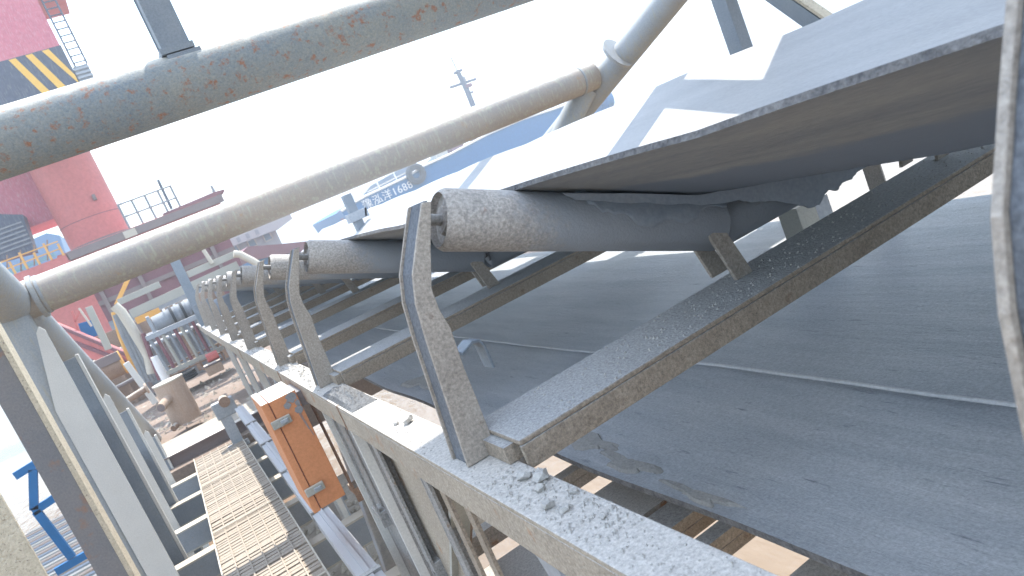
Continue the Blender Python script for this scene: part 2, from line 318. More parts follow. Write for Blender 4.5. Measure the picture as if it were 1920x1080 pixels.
# --- idlers: one prototype, then copies
BL = [(.462, -.026), (.427, -.079), (.392, -.135), (.375, -.185), (.365, -.254), (.354, -.361), (.339, -.4985)]
BR = [(.479, -.030), (.441, -.11), (.414, -.172), (.411, -.212), (.416, -.252), (.409, -.33), (.407, -.395), (.402, -.4985)]
def roller(parent, a, b, r, cap=True):
    a = Vector(a); b = Vector(b); d = (b-a).normalized()
    m = MB(); m.tube([a+d*.004, a+d*.012, b-d*.012, b-d*.004], [r-.004, r, r, r-.004], 40, caps=False)
    # rolled-in rims
    m.tube([a+d*.004, a+d*.0], [r-.004, r-.008], 40, caps=False); m.tube([a, a+d*.014], [r-.008, r-.010], 40, caps=False)
    m.tube([b-d*.004, b], [r-.004, r-.008], 40, caps=False); m.tube([b, b-d*.014], [r-.008, r-.010], 40, caps=False)
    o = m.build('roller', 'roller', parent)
    for p, q in ((a, d), (b, -d)):
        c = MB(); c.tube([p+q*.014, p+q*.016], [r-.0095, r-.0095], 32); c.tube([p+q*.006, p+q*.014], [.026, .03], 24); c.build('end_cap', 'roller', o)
    c = MB(); c.tube([a-d*.035, b+d*.02], .011, 14); c.build('shaft', 'steel', o)
    return o
def make_idler():
    t = empty('trough_idler')
    b = MB(); b.box(.404, 2.456, -.125, .075, -.466, -.455); bb_ = b.build('base_beam', 'beam', t, .003)
    for yy in (-.125, .066):
        b = MB(); b.box(.404, 2.456, yy, yy+.009, -.512, -.4665); b.build('beam_flange', 'beam', bb_, .002)
    for xx in (.385, 2.395):
        b = MB(); b.box(xx, xx+.08, -.09, .05, -.4985, -.4665); b.build('beam_foot', 'beam', bb_)
    for sgn in (1, -1):
        fx = (lambda x: x) if sgn == 1 else (lambda x: 2*SC-x)
        poly = [(fx(x), z) for x, z in BL] + [(fx(x), z) for x, z in BR[::-1]]
        b = MB(); b.prism(poly, (0, 0, 0), X, Z, (0, .009, 0)); br = b.build('bracket', 'bracket', t, .0015)
        b = MB(); vs = []
        for x, z in BL: vs += [(fx(x+.006), .0095, z), (fx(x+.006), .078, z), (fx(x+.014), .078, z), (fx(x+.014), .0095, z)]
        fs = []
        for i in range(len(BL)-1):
            for k in range(4): fs.append((4*i+k, 4*i+(k+1) % 4, 4*i+4+(k+1) % 4, 4*i+4+k))
        fs += [(0, 1, 2, 3), (len(vs)-1, len(vs)-2, len(vs)-3, len(vs)-4)]
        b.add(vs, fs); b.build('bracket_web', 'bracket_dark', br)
        poly2 = [(fx(x), z) for x, z in BL] + [(fx(x+.035), z) for x, z in BL[::-1]]
        b = MB(); b.prism(poly2, (0, .0785, 0), X, Z, (0, .007, 0)); b.build('bracket_flange', 'bracket', br, .001)
        for x0, yy in (((1.055, .0), (1.075, .10)) if sgn == 1 else ((.985, .0), (.99, .10))):
            b = MB(); b.prism([(fx(x0-.02), -.335), (fx(x0+.022), -.325), (fx(x0+.06), -.4545), (fx(x0+.01), -.4545)], (0, yy, 0), X, Z, (0, .010, 0)); b.build('inner_bracket', 'bracket', t, .0015)
    roller(t, (.497, .055, -.068), (1.105, .055, -.332), .060)
    roller(t, (1.15, .115, -.345), (1.80, .115, -.345), .060)
    roller(t, (2*SC-.497, .055, -.068), (2*SC-1.03, .055, -.30), .060)
    return t
proto = make_idler()
words = ['out-of-focus trough idler nearest the camera, at the right edge of the picture', 'large dusty trough idler with the broad bent bracket and roller in the foreground',
         'second trough idler, behind the large foreground one, beside the orange box', 'third trough idler from the front, its bracket above the rust patch on the beam',
         'fourth trough idler from the front along the conveyor', 'fifth trough idler from the front along the conveyor', 'sixth trough idler from the front, small in the distance',
         'seventh trough idler from the front, small in the distance', 'farthest trough idler at the far end of the conveyor']
for i, d in enumerate(IDL):
    o = proto if i == 0 else copy_tree(proto)
    o.location = (0, d, 0); tag(o, words[i], 'idler', 'trough idlers under the belt')
# return rollers under the return side
def ret_roller(y, label):
    t = empty('return_idler', (.62, y, -.85)); tag(t, label, 'idler', 'return idlers'); 
    m = MB(); m.tube([(.06, 0, -.0), (1.88, 0, 0)], .05, 28); m.build('roller', 'steel', t)
    for x in (0.0, 1.92):
        b = MB(); b.box(x, x+.008, -.04, .04, -.06, .275 if x == 0 else .275); b.build('hanger', 'steel', t)
ret_roller(2.05, 'return idler roller hidden below the lower belt near the foreground bracket')
ret_roller(4.4, 'return idler roller below the lower belt farther along the conveyor')
# C-shaped hanger channel seen behind the foreground bracket
t = empty('hanger_channel', (.466, 1.44, -.40)); tag(t, 'short rolled steel hanger channel behind the foreground bracket', 'bracket')
pl = [(.0, .06), (.03, .073), (.048, .068), (.055, .05), (.055, .0), (.049, .0), (.049, .049), (.044, .063), (.03, .067), (.0, .054)]
b = MB(); b.prism(pl, (.0, -.02, .0), X, Z, (0, .05, 0)); b.build('channel', 'post_dark', t, .001)
b = MB(); b.box(-.076, .0, -.015, .028, .056, .063); b.build('foot', 'post_dark', t)
# head pulley at the far end
t = empty('head_pulley', (SC, 10.45, -.53)); tag(t, 'dark head pulley at the far end of the belt', 'pulley')
m = MB(); m.tube([(-.92, 0, 0), (.92, 0, 0)], .236, 32); m.build('drum', 'machine', t); m = MB(); m.tube([(-1.2, 0, 0), (1.2, 0, 0)], .04, 16); m.build('shaft', 'steel', t)
# --- torn rubber sheet hanging under the belt
sh = empty('torn_rubber_sheet', (1.3, 1.3, -.3)); tag(sh, 'torn dark rubber sheet with ragged edge hanging under the belt behind the foreground roller', 'rubber sheet')
o = sh.location
top = [(.74, -.118), (.90, -.182), (1.05, -.246), (1.2, -.279), (1.4, -.281), (1.6, -.280), (1.72, -.272), (1.80, -.245)]
bot = [(1.82, -.29), (1.74, -.345), (1.68, -.365), (1.64, -.376), (1.60, -.362), (1.575, -.377), (1.53, -.372), (1.50, -.384), (1.465, -.379), (1.445, -.391), (1.42, -.380), (1.40, -.383), (1.375, -.40), (1.34, -.392), (1.29, -.362), (1.24, -.335), (1.19, -.318), (1.15, -.298), (1.05, -.268), (.9, -.205), (.76, -.14)]
def dense(pl, k):
    out = []
    for (a, b2) in zip(pl[:-1], pl[1:]):
        for i in range(k): f = i/k; out.append((a[0]+(b2[0]-a[0])*f+random.uniform(-.002, .002), a[1]+(b2[1]-a[1])*f+random.uniform(-.002, .002)))
    return out+[pl[-1]]
poly = top+dense(bot, 4)
b = MB(); b.prism([(x-o.x, z-o.z) for x, z in poly], (0, -.028, 0), X, Z, (0, .004, 0)); b.build('hanging_flap', 'rubber', sh)
# flap draped over the lower half of the wing roller
def draped(x0, x1, a0, a1, name, lab, rag=.15):
    ax = Vector((.608, 0, -.264)).normalized(); nn_ = Vector((.264, 0, .608)).normalized(); A = Vector((.497, 1.268+.055, -.068)); r = .0625
    b = MB(); nu, nv = 26, 12; vs = []
    for i in range(nu+1):
        f = i/nu; l = (x0+(x1-x0)*f)
        aa1 = a1*(.55+.45*math.sin(math.pi*min(1, f*1.1)))+rag*random.uniform(-.5, .5)+.12*math.sin(f*21)
        for j in range(nv+1):
            a = a0+(aa1-a0)*j/nv
            p = A+ax*l+(nn_*math.cos(a)-Y*math.sin(a))*(r+.0015*math.sin(l*60+a*7)); vs.append(p-o)
    b.add(vs, [(i*(nv+1)+j, (i+1)*(nv+1)+j, (i+1)*(nv+1)+j+1, i*(nv+1)+j+1) for i in range(nu) for j in range(nv)], True)
    q = b.build(name, 'rubber', sh); s = q.modifiers.new('thick', 'SOLIDIFY'); s.thickness = .0025; s.offset = 1
    return q
draped(.30, .655, .0, 1.75, 'draped_flap', '')
# folded strip with pale edges near the right end
f1 = [P(1583, 305, 1.27), P(1625, 268, 1.30), P(1672, 293, 1.27)]
b = MB(); b.add([v-o for v in f1]+[v-o+Vector((0, .003, 0)) for v in f1], [(0, 1, 2), (5, 4, 3), (0, 3, 4, 1), (1, 4, 5, 2), (2, 5, 3, 0)]); b.build('folded_corner', 'rubber', sh)
b = MB(); b.bar(P(1583, 306, 1.268)-o, P(1672, 292, 1.268)-o, .004, .004); b.bar(P(1672, 292, 1.268)-o, P(1648, 306, 1.268)-o, .004, .004); part(b.build('fold_edge', 'white', sh), 'pale creased edge of the rubber')
# --- cross members between the stringers, under the return belt
cmb = [(1.62, .24, 'steel', 'broad dusty steel cross plate under the belt edge, left of the brown one'), (1.50, .10, 'beam', 'brown cross plate under the belt edge'), (2.05, .05, 'steel', 'narrow dark cross plate between two gaps of bright water'),
       (1.36, .05, 'beam', 'thin rusty cross bar beside the widest gap of bright water'), (.93, .20, 'steel', 'dusty cross plate at the bottom edge of the picture'), (2.62, .10, 'steel', 'cross plate under the belt edge behind the foreground bracket'), (3.0, .1, 'rust', 'rusty cross plate under the belt edge near the second idler')]
for (y, wd, m_, lab) in cmb:
    t = empty('cross_member', (.33, y, -1.0)); tag(t, lab, 'beam', 'cross members under the return belt')
    b = MB(); b.box(0, 2.1, 0, wd, -.03, .0); b.build('plate', m_, t, .002)
    b = MB(); b.box(0, 2.1, 0, .008, -.06, -.0305); b.build('flange', m_, t)
    b = MB(); b.box(0.0, .008, .0, .035, .0005, .418); b.build('hanger', m_, t)
# --- posts and braces under the walkway-side stringer
def channel_post(name, x, y, wy, z0, z1, m_, m2, lab, group):
    t = empty(name, (x, y, z0)); tag(t, lab, 'post', group)
    h = z1-z0
    b = MB(); b.box(0, .008, 0, wy, 0, h); b.build('web', m_, t)
    for yy in (0, wy-.012):
        b = MB(); b.box(-.03, -.0005, yy, yy+.012, 0, h); b.build('flange', m2, t, .001)
    return t
channel_post('support_post', .36, 2.34, .46, -2.2, -.581, 'steel', 'post_light', 'broad dusty steel post under the beam just right of the orange box', 'conveyor support posts')
channel_post('support_post', .36, 1.66, .44, -2.2, -.581, 'stringer', 'steel', 'broad dusty steel post under the beam between the orange box and the foreground bracket', 'conveyor support posts')
channel_post('support_post', .395, 4.3, .2, -2.2, -.581, 'galv', 'post_light', 'grey steel post under the beam beyond the orange box', 'conveyor support posts')
channel_post('support_post', .395, 5.3, .2, -2.2, -.581, 'galv', 'post_light', 'grey steel post under the beam, second beyond the orange box', 'conveyor support posts')
channel_post('support_post', .395, 6.4, .2, -2.2, -.581, 'galv', 'post_light', 'grey steel post under the beam, third beyond the orange box', 'conveyor support posts')
channel_post('support_post', .395, 7.6, .2, -1.5, -.581, 'galv', 'post_light', 'grey steel post near the far end of the beam', 'conveyor support posts')
t = empty('brace', (.37, 1.5, -.57)); tag(t, 'tan steel brace leaning down from the beam at the bottom of the picture', 'brace')
a, bq = P(862, 925, 1.55), P(862, 1085, 1.95); bq2 = bq+(bq-a)*1.5
b = MB(); b.bar(a-t.location, bq2-t.location, .055, .01, (0, 1, 0)); b.build('flat', 'tan', t)
b = MB(); b.bar(a-t.location+Vector((.03, .03, 0)), bq2-t.location+Vector((.03, .03, 0)), .01, .05, (0, 1, 0)); b.build('leg', 'rust', t)
for i, (y0, y1, lab) in enumerate(((2.9, 3.9, 'flat diagonal brace under the beam behind the orange box'), (4.4, 5.2, 'flat diagonal brace under the beam, second behind the orange box'), (1.2, .3, 'flat diagonal brace under the beam at the lower edge of the picture'))):
    t = empty('brace', (.37, y0, -.6)); tag(t, lab, 'brace'); b = MB(); b.bar((0, 0, 0), (0, y1-y0, -1.5), .01, .07, (0, 1, .4)); b.build('flat', 'galv', t)
    b = MB(); b.bar((.03, 0, 0), (.03, y1-y0, -1.5), .05, .008, (0, 1, .4)); b.build('leg', 'galv', t)
# galvanised cable tray running under the orange box
t = empty('cable_tray', (.21, 2.0, -1.2)); tag(t, 'galvanised cable tray running along under the orange box', 'cable tray')
b = MB(); b.box(-.03, .04, -.6, 5.2, -.06, -.052); b.build('bottom', 'galv', t)
for x in (-.033, .037):
    b = MB(); b.box(x, x+.004, -.6, 5.2, -.0515, .02); b.build('side', 'galv', t)
b = MB(); b.box(-.036, .044, -.6, 5.2, .0205, .024); cv = b.build('cover', 'galv', t)
b = MB(); b.box(-.006, .014, -.6, 5.2, .0245, .032); b.build('cover_ridge', 'galv', cv)
for k in range(6):
    b = MB(); b.box(-.039, .047, -.3+k*.9, -.27+k*.9, -.05, .036); b.build('cover_clip', 'steel', t)
# --- orange control box
t = empty('control_box', (.22, 3.06, -.97)); tag(t, 'orange steel control box with latches hanging on the conveyor beam', 'control box')
b = MB(); b.box(-.035, .068, -.16, .165, 0, .46); body = b.build('body', 'orange', t, .003)
b = MB(); b.box(-.0655, -.038, -.163, .168, -.003, .463); lid = b.build('lid', 'orange', t, .003)
b = MB(); b.box(-.0375, -.0355, -.155, .16, .004, .456); part(b.build('lid_gasket', 'darkred', t), 'dark seam between lid and body')
for z in (.085, .375):
    b = MB(); b.box(-.062, .012, -.181, -.1635, z-.016, z+.016); la = b.build('latch', 'tan', t, .004)
    b = MB(); b.box(-.03, .0, -.190, -.1815, z-.008, z+.008); b.build('latch_lever', 'galv', la, .003)
for (x, z, r) in ((.045, .44, .02), (.02, .418, .013), (.052, .385, .016), (.06, .41, .012)):
    b = MB(); ring = [(r*(1+.2*math.sin(3*k+z*50))*math.cos(k*math.pi/9), r*(1+.2*math.sin(2*k))*math.sin(k*math.pi/9)) for k in range(18)]
    b.prism([(min(.066, x+p), min(.458, z+q)) for p, q in ring], (0, -.1625, 0), X, Z, (0, .002, 0)); part(b.build('paint_patch', 'grey_paint', body), 'grey splash of paint')
for (za, zb, x) in ((.37, .30, .045), (.37, .27, .05)):
    b = MB(); b.bar((x, -.1618, za), (x+.008, -.1618, zb), .0025, .0015, (0, 1, 0)); b.build('paint_run', 'grey_paint', body)
b = MB(); b.box(.0685, .10, -.12, .12, .38, .44); b.build('mounting_plate', 'grey_paint', t)
# --- stones and dust on the beam
def rock_mesh(r, n=16):
    import bmesh
    bm = bmesh.new()
    for _ in range(n):
        v = Vector((random.gauss(0, 1), random.gauss(0, 1), random.gauss(0, 1))).normalized()*r*random.uniform(.75, 1.1)
        bm.verts.new((v.x*random.uniform(.8, 1.25), v.y, v.z*.7))
    q = bmesh.ops.convex_hull(bm, input=bm.verts)
    bmesh.ops.delete(bm, geom=[e for e in q['geom_interior'] if isinstance(e, bmesh.types.BMVert)], context='VERTS')
    me = bpy.data.meshes.new('stone'); bm.to_mesh(me); bm.free(); me.materials.append(M['stone']); return me
def stone(x, y, z, r, lab, name='stone'):
    q = bpy.data.objects.new(name, rock_mesh(r)); COL.objects.link(q); q.location = (x, y, z+r*.45); q.rotation_euler = (random.uniform(-.4, .4), random.uniform(-.4, .4), random.random()*6)
    tag(q, lab, 'stone', 'stones on the conveyor beam'); return q
stone(.372, 1.72, -.5, .016, 'single round grey stone on the sunlit stretch of beam')
stone(.352, 1.76, -.5, .010, 'small crumb of stone beside the round one on the sunlit beam')
for k, (x, y, r) in enumerate(((.372, 1.10, .014), (.385, 1.06, .018), (.366, 1.03, .012), (.394, 1.08, .010), (.345, .97, .013), (.352, .935, .010), (.388, .965, .009), (.37, .86, .007))):
    stone(x, y, -.5, r, 'grey stone in the heap by the foreground bracket, '+['second farthest of the heap', 'largest of the heap', 'just below the largest one', 'at the right rim of the heap', 'at the left rim of the heap', 'below the left rim one', 'small one at the lower right', 'smallest of all'][k])
gb = MB()
def grit(n, x0, x1, y0, y1, z, r0, r1):
    for _ in range(n):
        x, y, r = random.uniform(x0, x1), random.uniform(y0, y1), random.uniform(r0, r1)
        v = [(x+r*random.uniform(.7, 1.2), y, z), (x-r*.6, y+r*random.uniform(.7, 1.1), z), (x-r*.5, y-r*random.uniform(.7, 1.1), z), (x, y, z+r*random.uniform(.6, 1.2))]
        gb.add(v, [(0, 1, 3), (1, 2, 3), (2, 0, 3)])
grit(260, .318, .398, .4, 1.35, -.4998, .001, .003); grit(150, .325, .398, .8, 1.16, -.4998, .002, .006); grit(50, .318, .395, .45, .9, -.4998, .002, .005); grit(160, .318, .396, 1.4, 2.1, -.4998, .001, .003); grit(700, .325, .392, 2.1, 2.45, -.4998, .003, .009)
grit(420, .5, 2.2, 1.14, 1.33, -.4549, .0015, .004); grit(300, .318, .396, 2.6, 6, -.4998, .003, .01)
g = gb.build('grit', 'stone'); g['kind'] = 'stuff'; tag(g, 'fine grey grit scattered on the dusty beams', 'grit')
# mound of dust at the second bracket's foot
b = MB(); vs = []; nu, nv = 22, 12
for i in range(nu+1):
    for j in range(nv+1):
        fx_, fy_ = i/nu, j/nv; x = .318+.08*fy_; y = 2.08+.42*fx_
        h = .028*math.sin(math.pi*fx_)**.7*math.sin(math.pi*min(1, fy_*.85+.12))**.8*(.75+.5*random.random()) if 0 < i < nu and 0 < j < nv else -.001
        vs.append((x, y, -.499+h))
b.add(vs, [(i*(nv+1)+j, (i+1)*(nv+1)+j, (i+1)*(nv+1)+j+1, i*(nv+1)+j+1) for i in range(nu) for j in range(nv)])
q = b.build('dust_mound', mat('dark_dust', [(.13, .135, .14), (.21, .21, .21)], .95, bump=1, scale=40, grain=.5)); tag(q, 'lumpy grey mound of spilled dust on the beam below the second idler', 'dust heap')  # mound coloured darker than the other dust
# ================================================================== TRUSS PIPES
def pipe_thing(name, lab, cat, a, b_, r, m_, parts=(), group=None):
    a = Vector(a); b_ = Vector(b_); t = empty(name, a); tag(t, lab, cat, group)
    m = MB(); m.tube([(0, 0, 0), b_-a], r, 48); m.build('pipe', m_, t); return t
t = pipe_thing('transverse_pipe', 'thick weathered grey-green pipe with rust spots crossing overhead at upper left', 'pipe', (-2.2, 2.97, .66), (4.4, 3.02, .70), .112, 'pipe_a')
b = MB(); b.box(2.60, 2.72, -.055, .075, .095, .113); b.build('saddle', 'post_dark', t)
# steel post standing on that pipe
t = empty('upright_post', (.44, 2.98, .78)); tag(t, 'blue-grey steel section standing on the overhead pipe at upper left', 'post')
b = MB(); b.box(-.045, .055, -.06, -.05, .02, .86); b.build('flange', 'post_dark', t, .001)
b = MB(); b.box(-.045, .055, .05, .06, .02, .86); b.build('flange', 'post_dark', t, .001)
b = MB(); b.box(-.04, -.03, -.0495, .0495, .02, .86); b.build('web', 'post_dark', t)
b = MB(); b.box(-.055, .065, -.066, .066, -.002, .0195); b.build('foot_plate', 'post_dark', t)
t = pipe_thing('transverse_pipe', 'long faded tan-grey pipe crossing over the conveyor in mid picture', 'pipe', (-.64, 4.93, .272), (3.5, 4.93, .272), .108, 'pipe_b')
for x in (.14, 4.0):
    m = MB(); m.tube([(x-.008, 0, 0), (x+.008, 0, 0)], .113, 40); m.build('weld_collar', 'pipe_c', t)
# right leg
t = empty('sloping_leg', (3.5, 4.93, .27)); tag(t, 'sloping grey pipe leg on the right rising to the top of the picture', 'pipe')
ju, jl = Vector((4.25, 3.4, .95)), Vector((3.1, 6.1, -.35))
m = MB(); m.tube([ju-t.location, jl-t.location], .105, 40); m.build('pipe', 'pipe_c', t)
pj = P(1116, 105, 4.7)
dd = (jl-ju).normalized(); cc = Vector((3.62, 4.7, .345))
m = MB(); m.tube([cc-dd*.012-t.location, cc+dd*.012-t.location], .135, 40); m.build('flange_ring', 'pipe_c', t)
t = pipe_thing('stub_pipe', 'short pale stub pipe under the joint of the sloping leg', 'pipe', (3.45, 5.0, .2), (2.86, 5.3, -.35), .09, 'pipe_c')
# left leg
t = empty('sloping_leg', (-.64, 4.93, .27)); tag(t, 'sloping grey pipe leg on the left going down behind the pale posts', 'pipe')
m = MB(); m.tube([(-.04, -1.7, .62), (-.03, 0, 0), (-.10, 5.2, -1.92)], .125, 40); m.build('pipe', 'pipe_c', t)
m = MB(); m.tube([(-.30, 0, .0), (.02, 0, 0)], .135, 40); m.build('joint_sleeve', 'pipe_c', t)
m = MB(); m.tube([(.10, 0, .0), (.125, 0, 0)], .125, 40); m.build('collar', 'pipe_c', t)
m = MB(); m.tube([(-.05, -.05, .0), (-.12, -.1, -2.0)], .10, 32); m.build('down_pipe', 'pipe_c', t)
# right-hand posts behind the belt
t = empty('truss_post', (3.5, 3.43, -.4)); tag(t, 'square grey steel post behind the belt at top right', 'post')
b = MB(); b.box(-.045, .045, -.06, .05, 0, 1.5); b.build('tube', 'post_dark', t, .004); b = MB(); b.box(-.07, .07, -.08, .07, -.02, -.0005); b.build('foot_plate', 'post_dark', t)
t = empty('truss_brace', (3.5, 2.75, -.3)); tag(t, 'slanting grey steel brace behind the belt at top right', 'brace')
d0, d1 = Vector((3.5, 2.78, -.12)), Vector((3.5, 3.30, .50)); dq = (d1-d0)
b = MB(); b.bar(d0-t.location, d0+dq*1.6-t.location, .07, .09, (0, 1, 0)); b.build('tube', 'post_dark', t, .003)
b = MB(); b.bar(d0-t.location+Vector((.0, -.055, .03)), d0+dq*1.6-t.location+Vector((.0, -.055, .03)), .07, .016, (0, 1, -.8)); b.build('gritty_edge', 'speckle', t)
for i, (y, lab) in enumerate(((7.5, 'dark square post behind the belt with the blue ship behind it'),)):
    t = empty('truss_post', (2.02, y, -.5)); tag(t, lab, 'post')
    b = MB(); b.box(-.05, .04, -.05, .04, 0, .72); b.build('tube', 'post_dark', t, .003)
    b = MB(); b.box(-.09, .12, -.07, .06, .44, .53); b.build('clamp', 'galv', t, .003); b = MB(); b.bar((.08, -.06, .45), (.13, -.06, .58), .02, .02); b.build('bolt', 'galv', t)
# small idler brackets' stop blocks seen on the belt's far side come with the idlers. Post stub under the far wing
t = empty('stub_post', (2.6, 2.2, -.95)); tag(t, 'short tan post stub seen under the belt beside the bright water', 'post')
c0 = P(1497, 405, 2.1); c1 = P(1545, 392, 2.1)
t.location = (c0.x, 2.1, c0.z-.06)
b = MB(); b.box(0, .1, 0, .1, -.2, .09); b.build('tube', 'tan', t, .003); b = MB(); b.box(.1005, .2, .02, .1, -.2, .075); b.build('rib', 'galv', t)
# unseen platform added to shade the near end, pale underneath to bounce light
t = empty('shade_platform', (1.5, 1.2, 1.66)); tag(t, 'unseen platform added above the conveyor to shade its near end', 'platform')
b = MB(); b.add([(-1.3, -.35, 0), (1.9, -.35, 0), (1.9, 1.66, 0), (-1.3, 1.06, 0), (-1.3, -.35, .02), (1.9, -.35, .02), (1.9, 1.66, .02), (-1.3, 1.06, .02)], [(0, 1, 2, 3), (4, 5, 6, 7), (0, 1, 5, 4), (1, 2, 6, 5), (2, 3, 7, 6), (3, 0, 4, 7)]); b.build('plate', 'post_light', t)
t = pipe_thing('shadow_pipe', 'unseen pipe added above the picture to cast the shadow band on the belt', 'pipe', (2.42, 2.98, .72), (2.1, 1.9, .95), .075, 'pipe_c')  # out-of-frame pipe added for the shadow band across the belt
# ================================================================== LEFT POSTS
def left_post(d, xr, wl, ztop, back, mf, mb, lab, taper=True, edge=None):
    t = empty('tapered_post', (xr, d, -2.3)); tag(t, lab, 'post', 'steel posts beside the walkway')
    h = ztop+2.3
    pf = [(0, 0), (0, h), (-.02, h+.03), (-.045, h-.0), (-wl, h-.42), (-wl, 0)] if taper else [(0, 0), (0, h), (-wl, h), (-wl, 0)]
    b = MB(); b.prism(pf, (0, 0, 0), X, Z, (0, .014, 0)); b.build('front_flange', mf, t, .002)
    if edge:
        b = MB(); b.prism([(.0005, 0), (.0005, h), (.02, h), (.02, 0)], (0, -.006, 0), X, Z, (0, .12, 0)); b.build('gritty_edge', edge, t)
    if back:
        b = MB(); b.box(-wl, .0, back, back+.014, 0, h-.34*back); b.build('back_flange', mb, t, .002)
        b = MB(); b.box(-wl, -wl+.01, .0145, back-.0005, 0, h-.55); b.build('web', mb, t)
        b = MB(); b.box(.0005, .02, back, back+.05, 0, h-.34*back+.01); b.build('sunlit_strip', mf, t, .003)  # pale strip paints in the sunlit rim of the back flange
    return t
left_post(2.2, -.51, .30, .9, 0, 'speckle', 'post_dark', 'blurred gritty speckled post at the bottom left corner', False)
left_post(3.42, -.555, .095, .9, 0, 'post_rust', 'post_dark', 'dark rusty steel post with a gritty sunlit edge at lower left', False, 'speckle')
left_post(4.72, -.55, .14, .08, .62, 'post_light', 'post_dark', 'pale tapered steel post, first right of the rusty post')
left_post(6.05, -.55, .085, -.50, .62, 'post_light', 'post_dark', 'pale tapered steel post, second right of the rusty post')
left_post(7.4, -.535, .07, -1.05, .3, 'post_light', 'post_dark', 'short pale tapered steel post, last before the walkway end')
for i, (a, b2) in enumerate((((108, 820), (112, 790)),)):
    pass
# ================================================================== WALKWAY
wk = empty('walkway', (-.1, 4, -1.5)); tag(wk, 'narrow dusty steel grating walkway along the conveyor at lower left', 'walkway')
ns = 132; y0 = 1.0; dy = .05
sb = MB(); sb.box(-.222, .222, -.019, .019, -.012, .0); s0 = sb.build('slat', 'grating', wk)
for i in range(ns):
    q = s0 if i == 0 else s0.copy()
    if i: COL.objects.link(q); q.parent = wk
    q.location = (random.uniform(-.003, .003), y0-4+i*dy, random.uniform(-.003, .003)); q.rotation_euler = (random.uniform(-.06, .06), random.uniform(-.008, .008), random.uniform(-.01, .01))
b = MB(); b.box(-.004, .004, y0-4-.03, y0-4+ns*dy, -.035, .007); b0 = b.build('bearing_bar', 'grating', wk)
for i in range(1, 6):
    q = b0.copy(); COL.objects.link(q); q.parent = wk; q.location = (-.222+.074*i, 0, 0)
b0.location = (-.148+.37, 0, 0); b0.hide_render = False
b0.location = (0.0, 0, .0005)
for x in (-.23, .222):
    b = MB(); b.box(x, x+.008, y0-4-.03, y0-4+ns*dy, -.05, .012); part(b.build('edge_bar', 'cream', wk), 'pale edge bar of the grating')
for y in (-1.9, -.4, 1.1, 2.4):
    b = MB(); b.box(-.221, .221, y, y+.012, .0125, .017); b.build('joint_strip', 'cream', wk)
for i, (y, lab) in enumerate(((2.2, 'first'), (3.3, 'second'), (4.2, 'third'), (5.05, 'fourth'), (5.8, 'fifth'), (6.55, 'sixth'), (7.25, 'seventh'))):
    t = empty('walkway_support', (-.1, y, -1.56)); tag(t, lab+' steel channel from the front carrying the walkway across', 'beam', 'walkway supports')
    b = MB(); b.box(-.62, .60, 0, .10, -.012, -.0); b.build('top_flange', 'tan', t); b = MB(); b.box(-.62, .60, 0, .01, -.16, -.0125); b.build('web', 'post_dark', t)
    b = MB(); b.box(-.62, .60, 0, .10, -.172, -.1605); b.build('bottom_flange', 'tan', t)
# small clamp post by the walkway end
t = empty('clamp_post', (.08, 7.4, -1.6)); tag(t, 'small grey clamp post at the far end of the walkway', 'post')
b = MB(); b.box(-.05, .05, -.03, .03, 0, .42); b.build('post', 'galv', t, .004); b = MB(); b.box(-.07, .13, -.035, .06, .36, .52); b.build('clamp', 'galv', t, .01)
m = MB(); m.tube([(.05, -.05, .5), (.05, .08, .5)], .05, 16); m.build('clamp_roll', 'rust', t)
for k, (x, y, z) in enumerate(((-.08, -.04, .06), (.07, -.05, .05))):
    m = MB(); m.tube([(x, y, z), (x, y, z+.05)], .02, 8); m.build('bolt', 'galv', t)
# rubble below the posts
gb = MB(); grit(420, -.55, -.28, 4.6, 7.2, -2.295, .02, .055); grit(150, .2, 1.0, 5.1, 7.2, -2.295, .02, .05); grit(300, -1.5, 1.2, 8.6, 13, -1.498, .01, .05)
g = gb.build('rubble', 'sand'); g['kind'] = 'stuff'; tag(g, 'pale rubble lying below the walkway and on the deck', 'rubble')
# ================================================================== BARGE DECK CLUTTER
t = empty('i_beam', (-.5, 7.75, -1.5)); tag(t, 'plum-brown steel I-beam lying across at the end of the walkway', 'beam')
b = MB(); b.box(-.6, 1.2, -.06, .06, .105, .12); b.build('top_flange', 'ibeam', t, .002); b = MB(); b.box(-.6, 1.2, -.008, .008, -.06, .1045); b.build('web', 'ibeam', t); b = MB(); b.box(-.6, 1.2, -.06, .06, -.075, -.0605); b.build('bottom_flange', 'ibeam', t)
b = MB(); b.box(-.6, 1.2, .07, .9, -.0, .10); structure(b.build('deck_coaming', 'sand')).location = (-.5, 7.75, -1.5)
# rusty drum with a nozzle
t = empty('rusty_drum', (-.27, 9.35, -1.40)); tag(t, 'brown rusty cylinder tank with a short nozzle on the sunlit deck', 'tank')
m = MB(); m.tube([(0, 0, 0), (0, 0, .50)], .165, 32); m.build('shell', 'rust_pale', t); m = MB(); m.tube([(0, 0, .5005), (0, 0, .515)], .172, 32); m.build('lid', 'cream', t)
m = MB(); m.tube([(-.06, -.12, .34), (-.17, -.30, .30)], .052, 20); nz_ = m.build('nozzle', 'rust_pale', t); m = MB(); m.tube([(-.1705, -.301, .30), (-.172, -.304, .2995)], .043, 20); m.build('nozzle_mouth', 'ibeam', nz_)
m = MB(); m.tube([(-.12, -.16, .03), (-.16, -.22, .02)], .035, 14); m.build('drain', 'rust', t)
def at_pts(pl, d): return [P(x, y, d) for x, y in pl]
def tube_thing(name, lab, cat, pl, r, m_, n=14, group=None, pn='tube'):
    t = empty(name, pl[0]); tag(t, lab, cat, group); m = MB(); m.tube([Vector(p)-Vector(pl[0]) for p in pl], r, n); m.build(pn, m_, t); return t
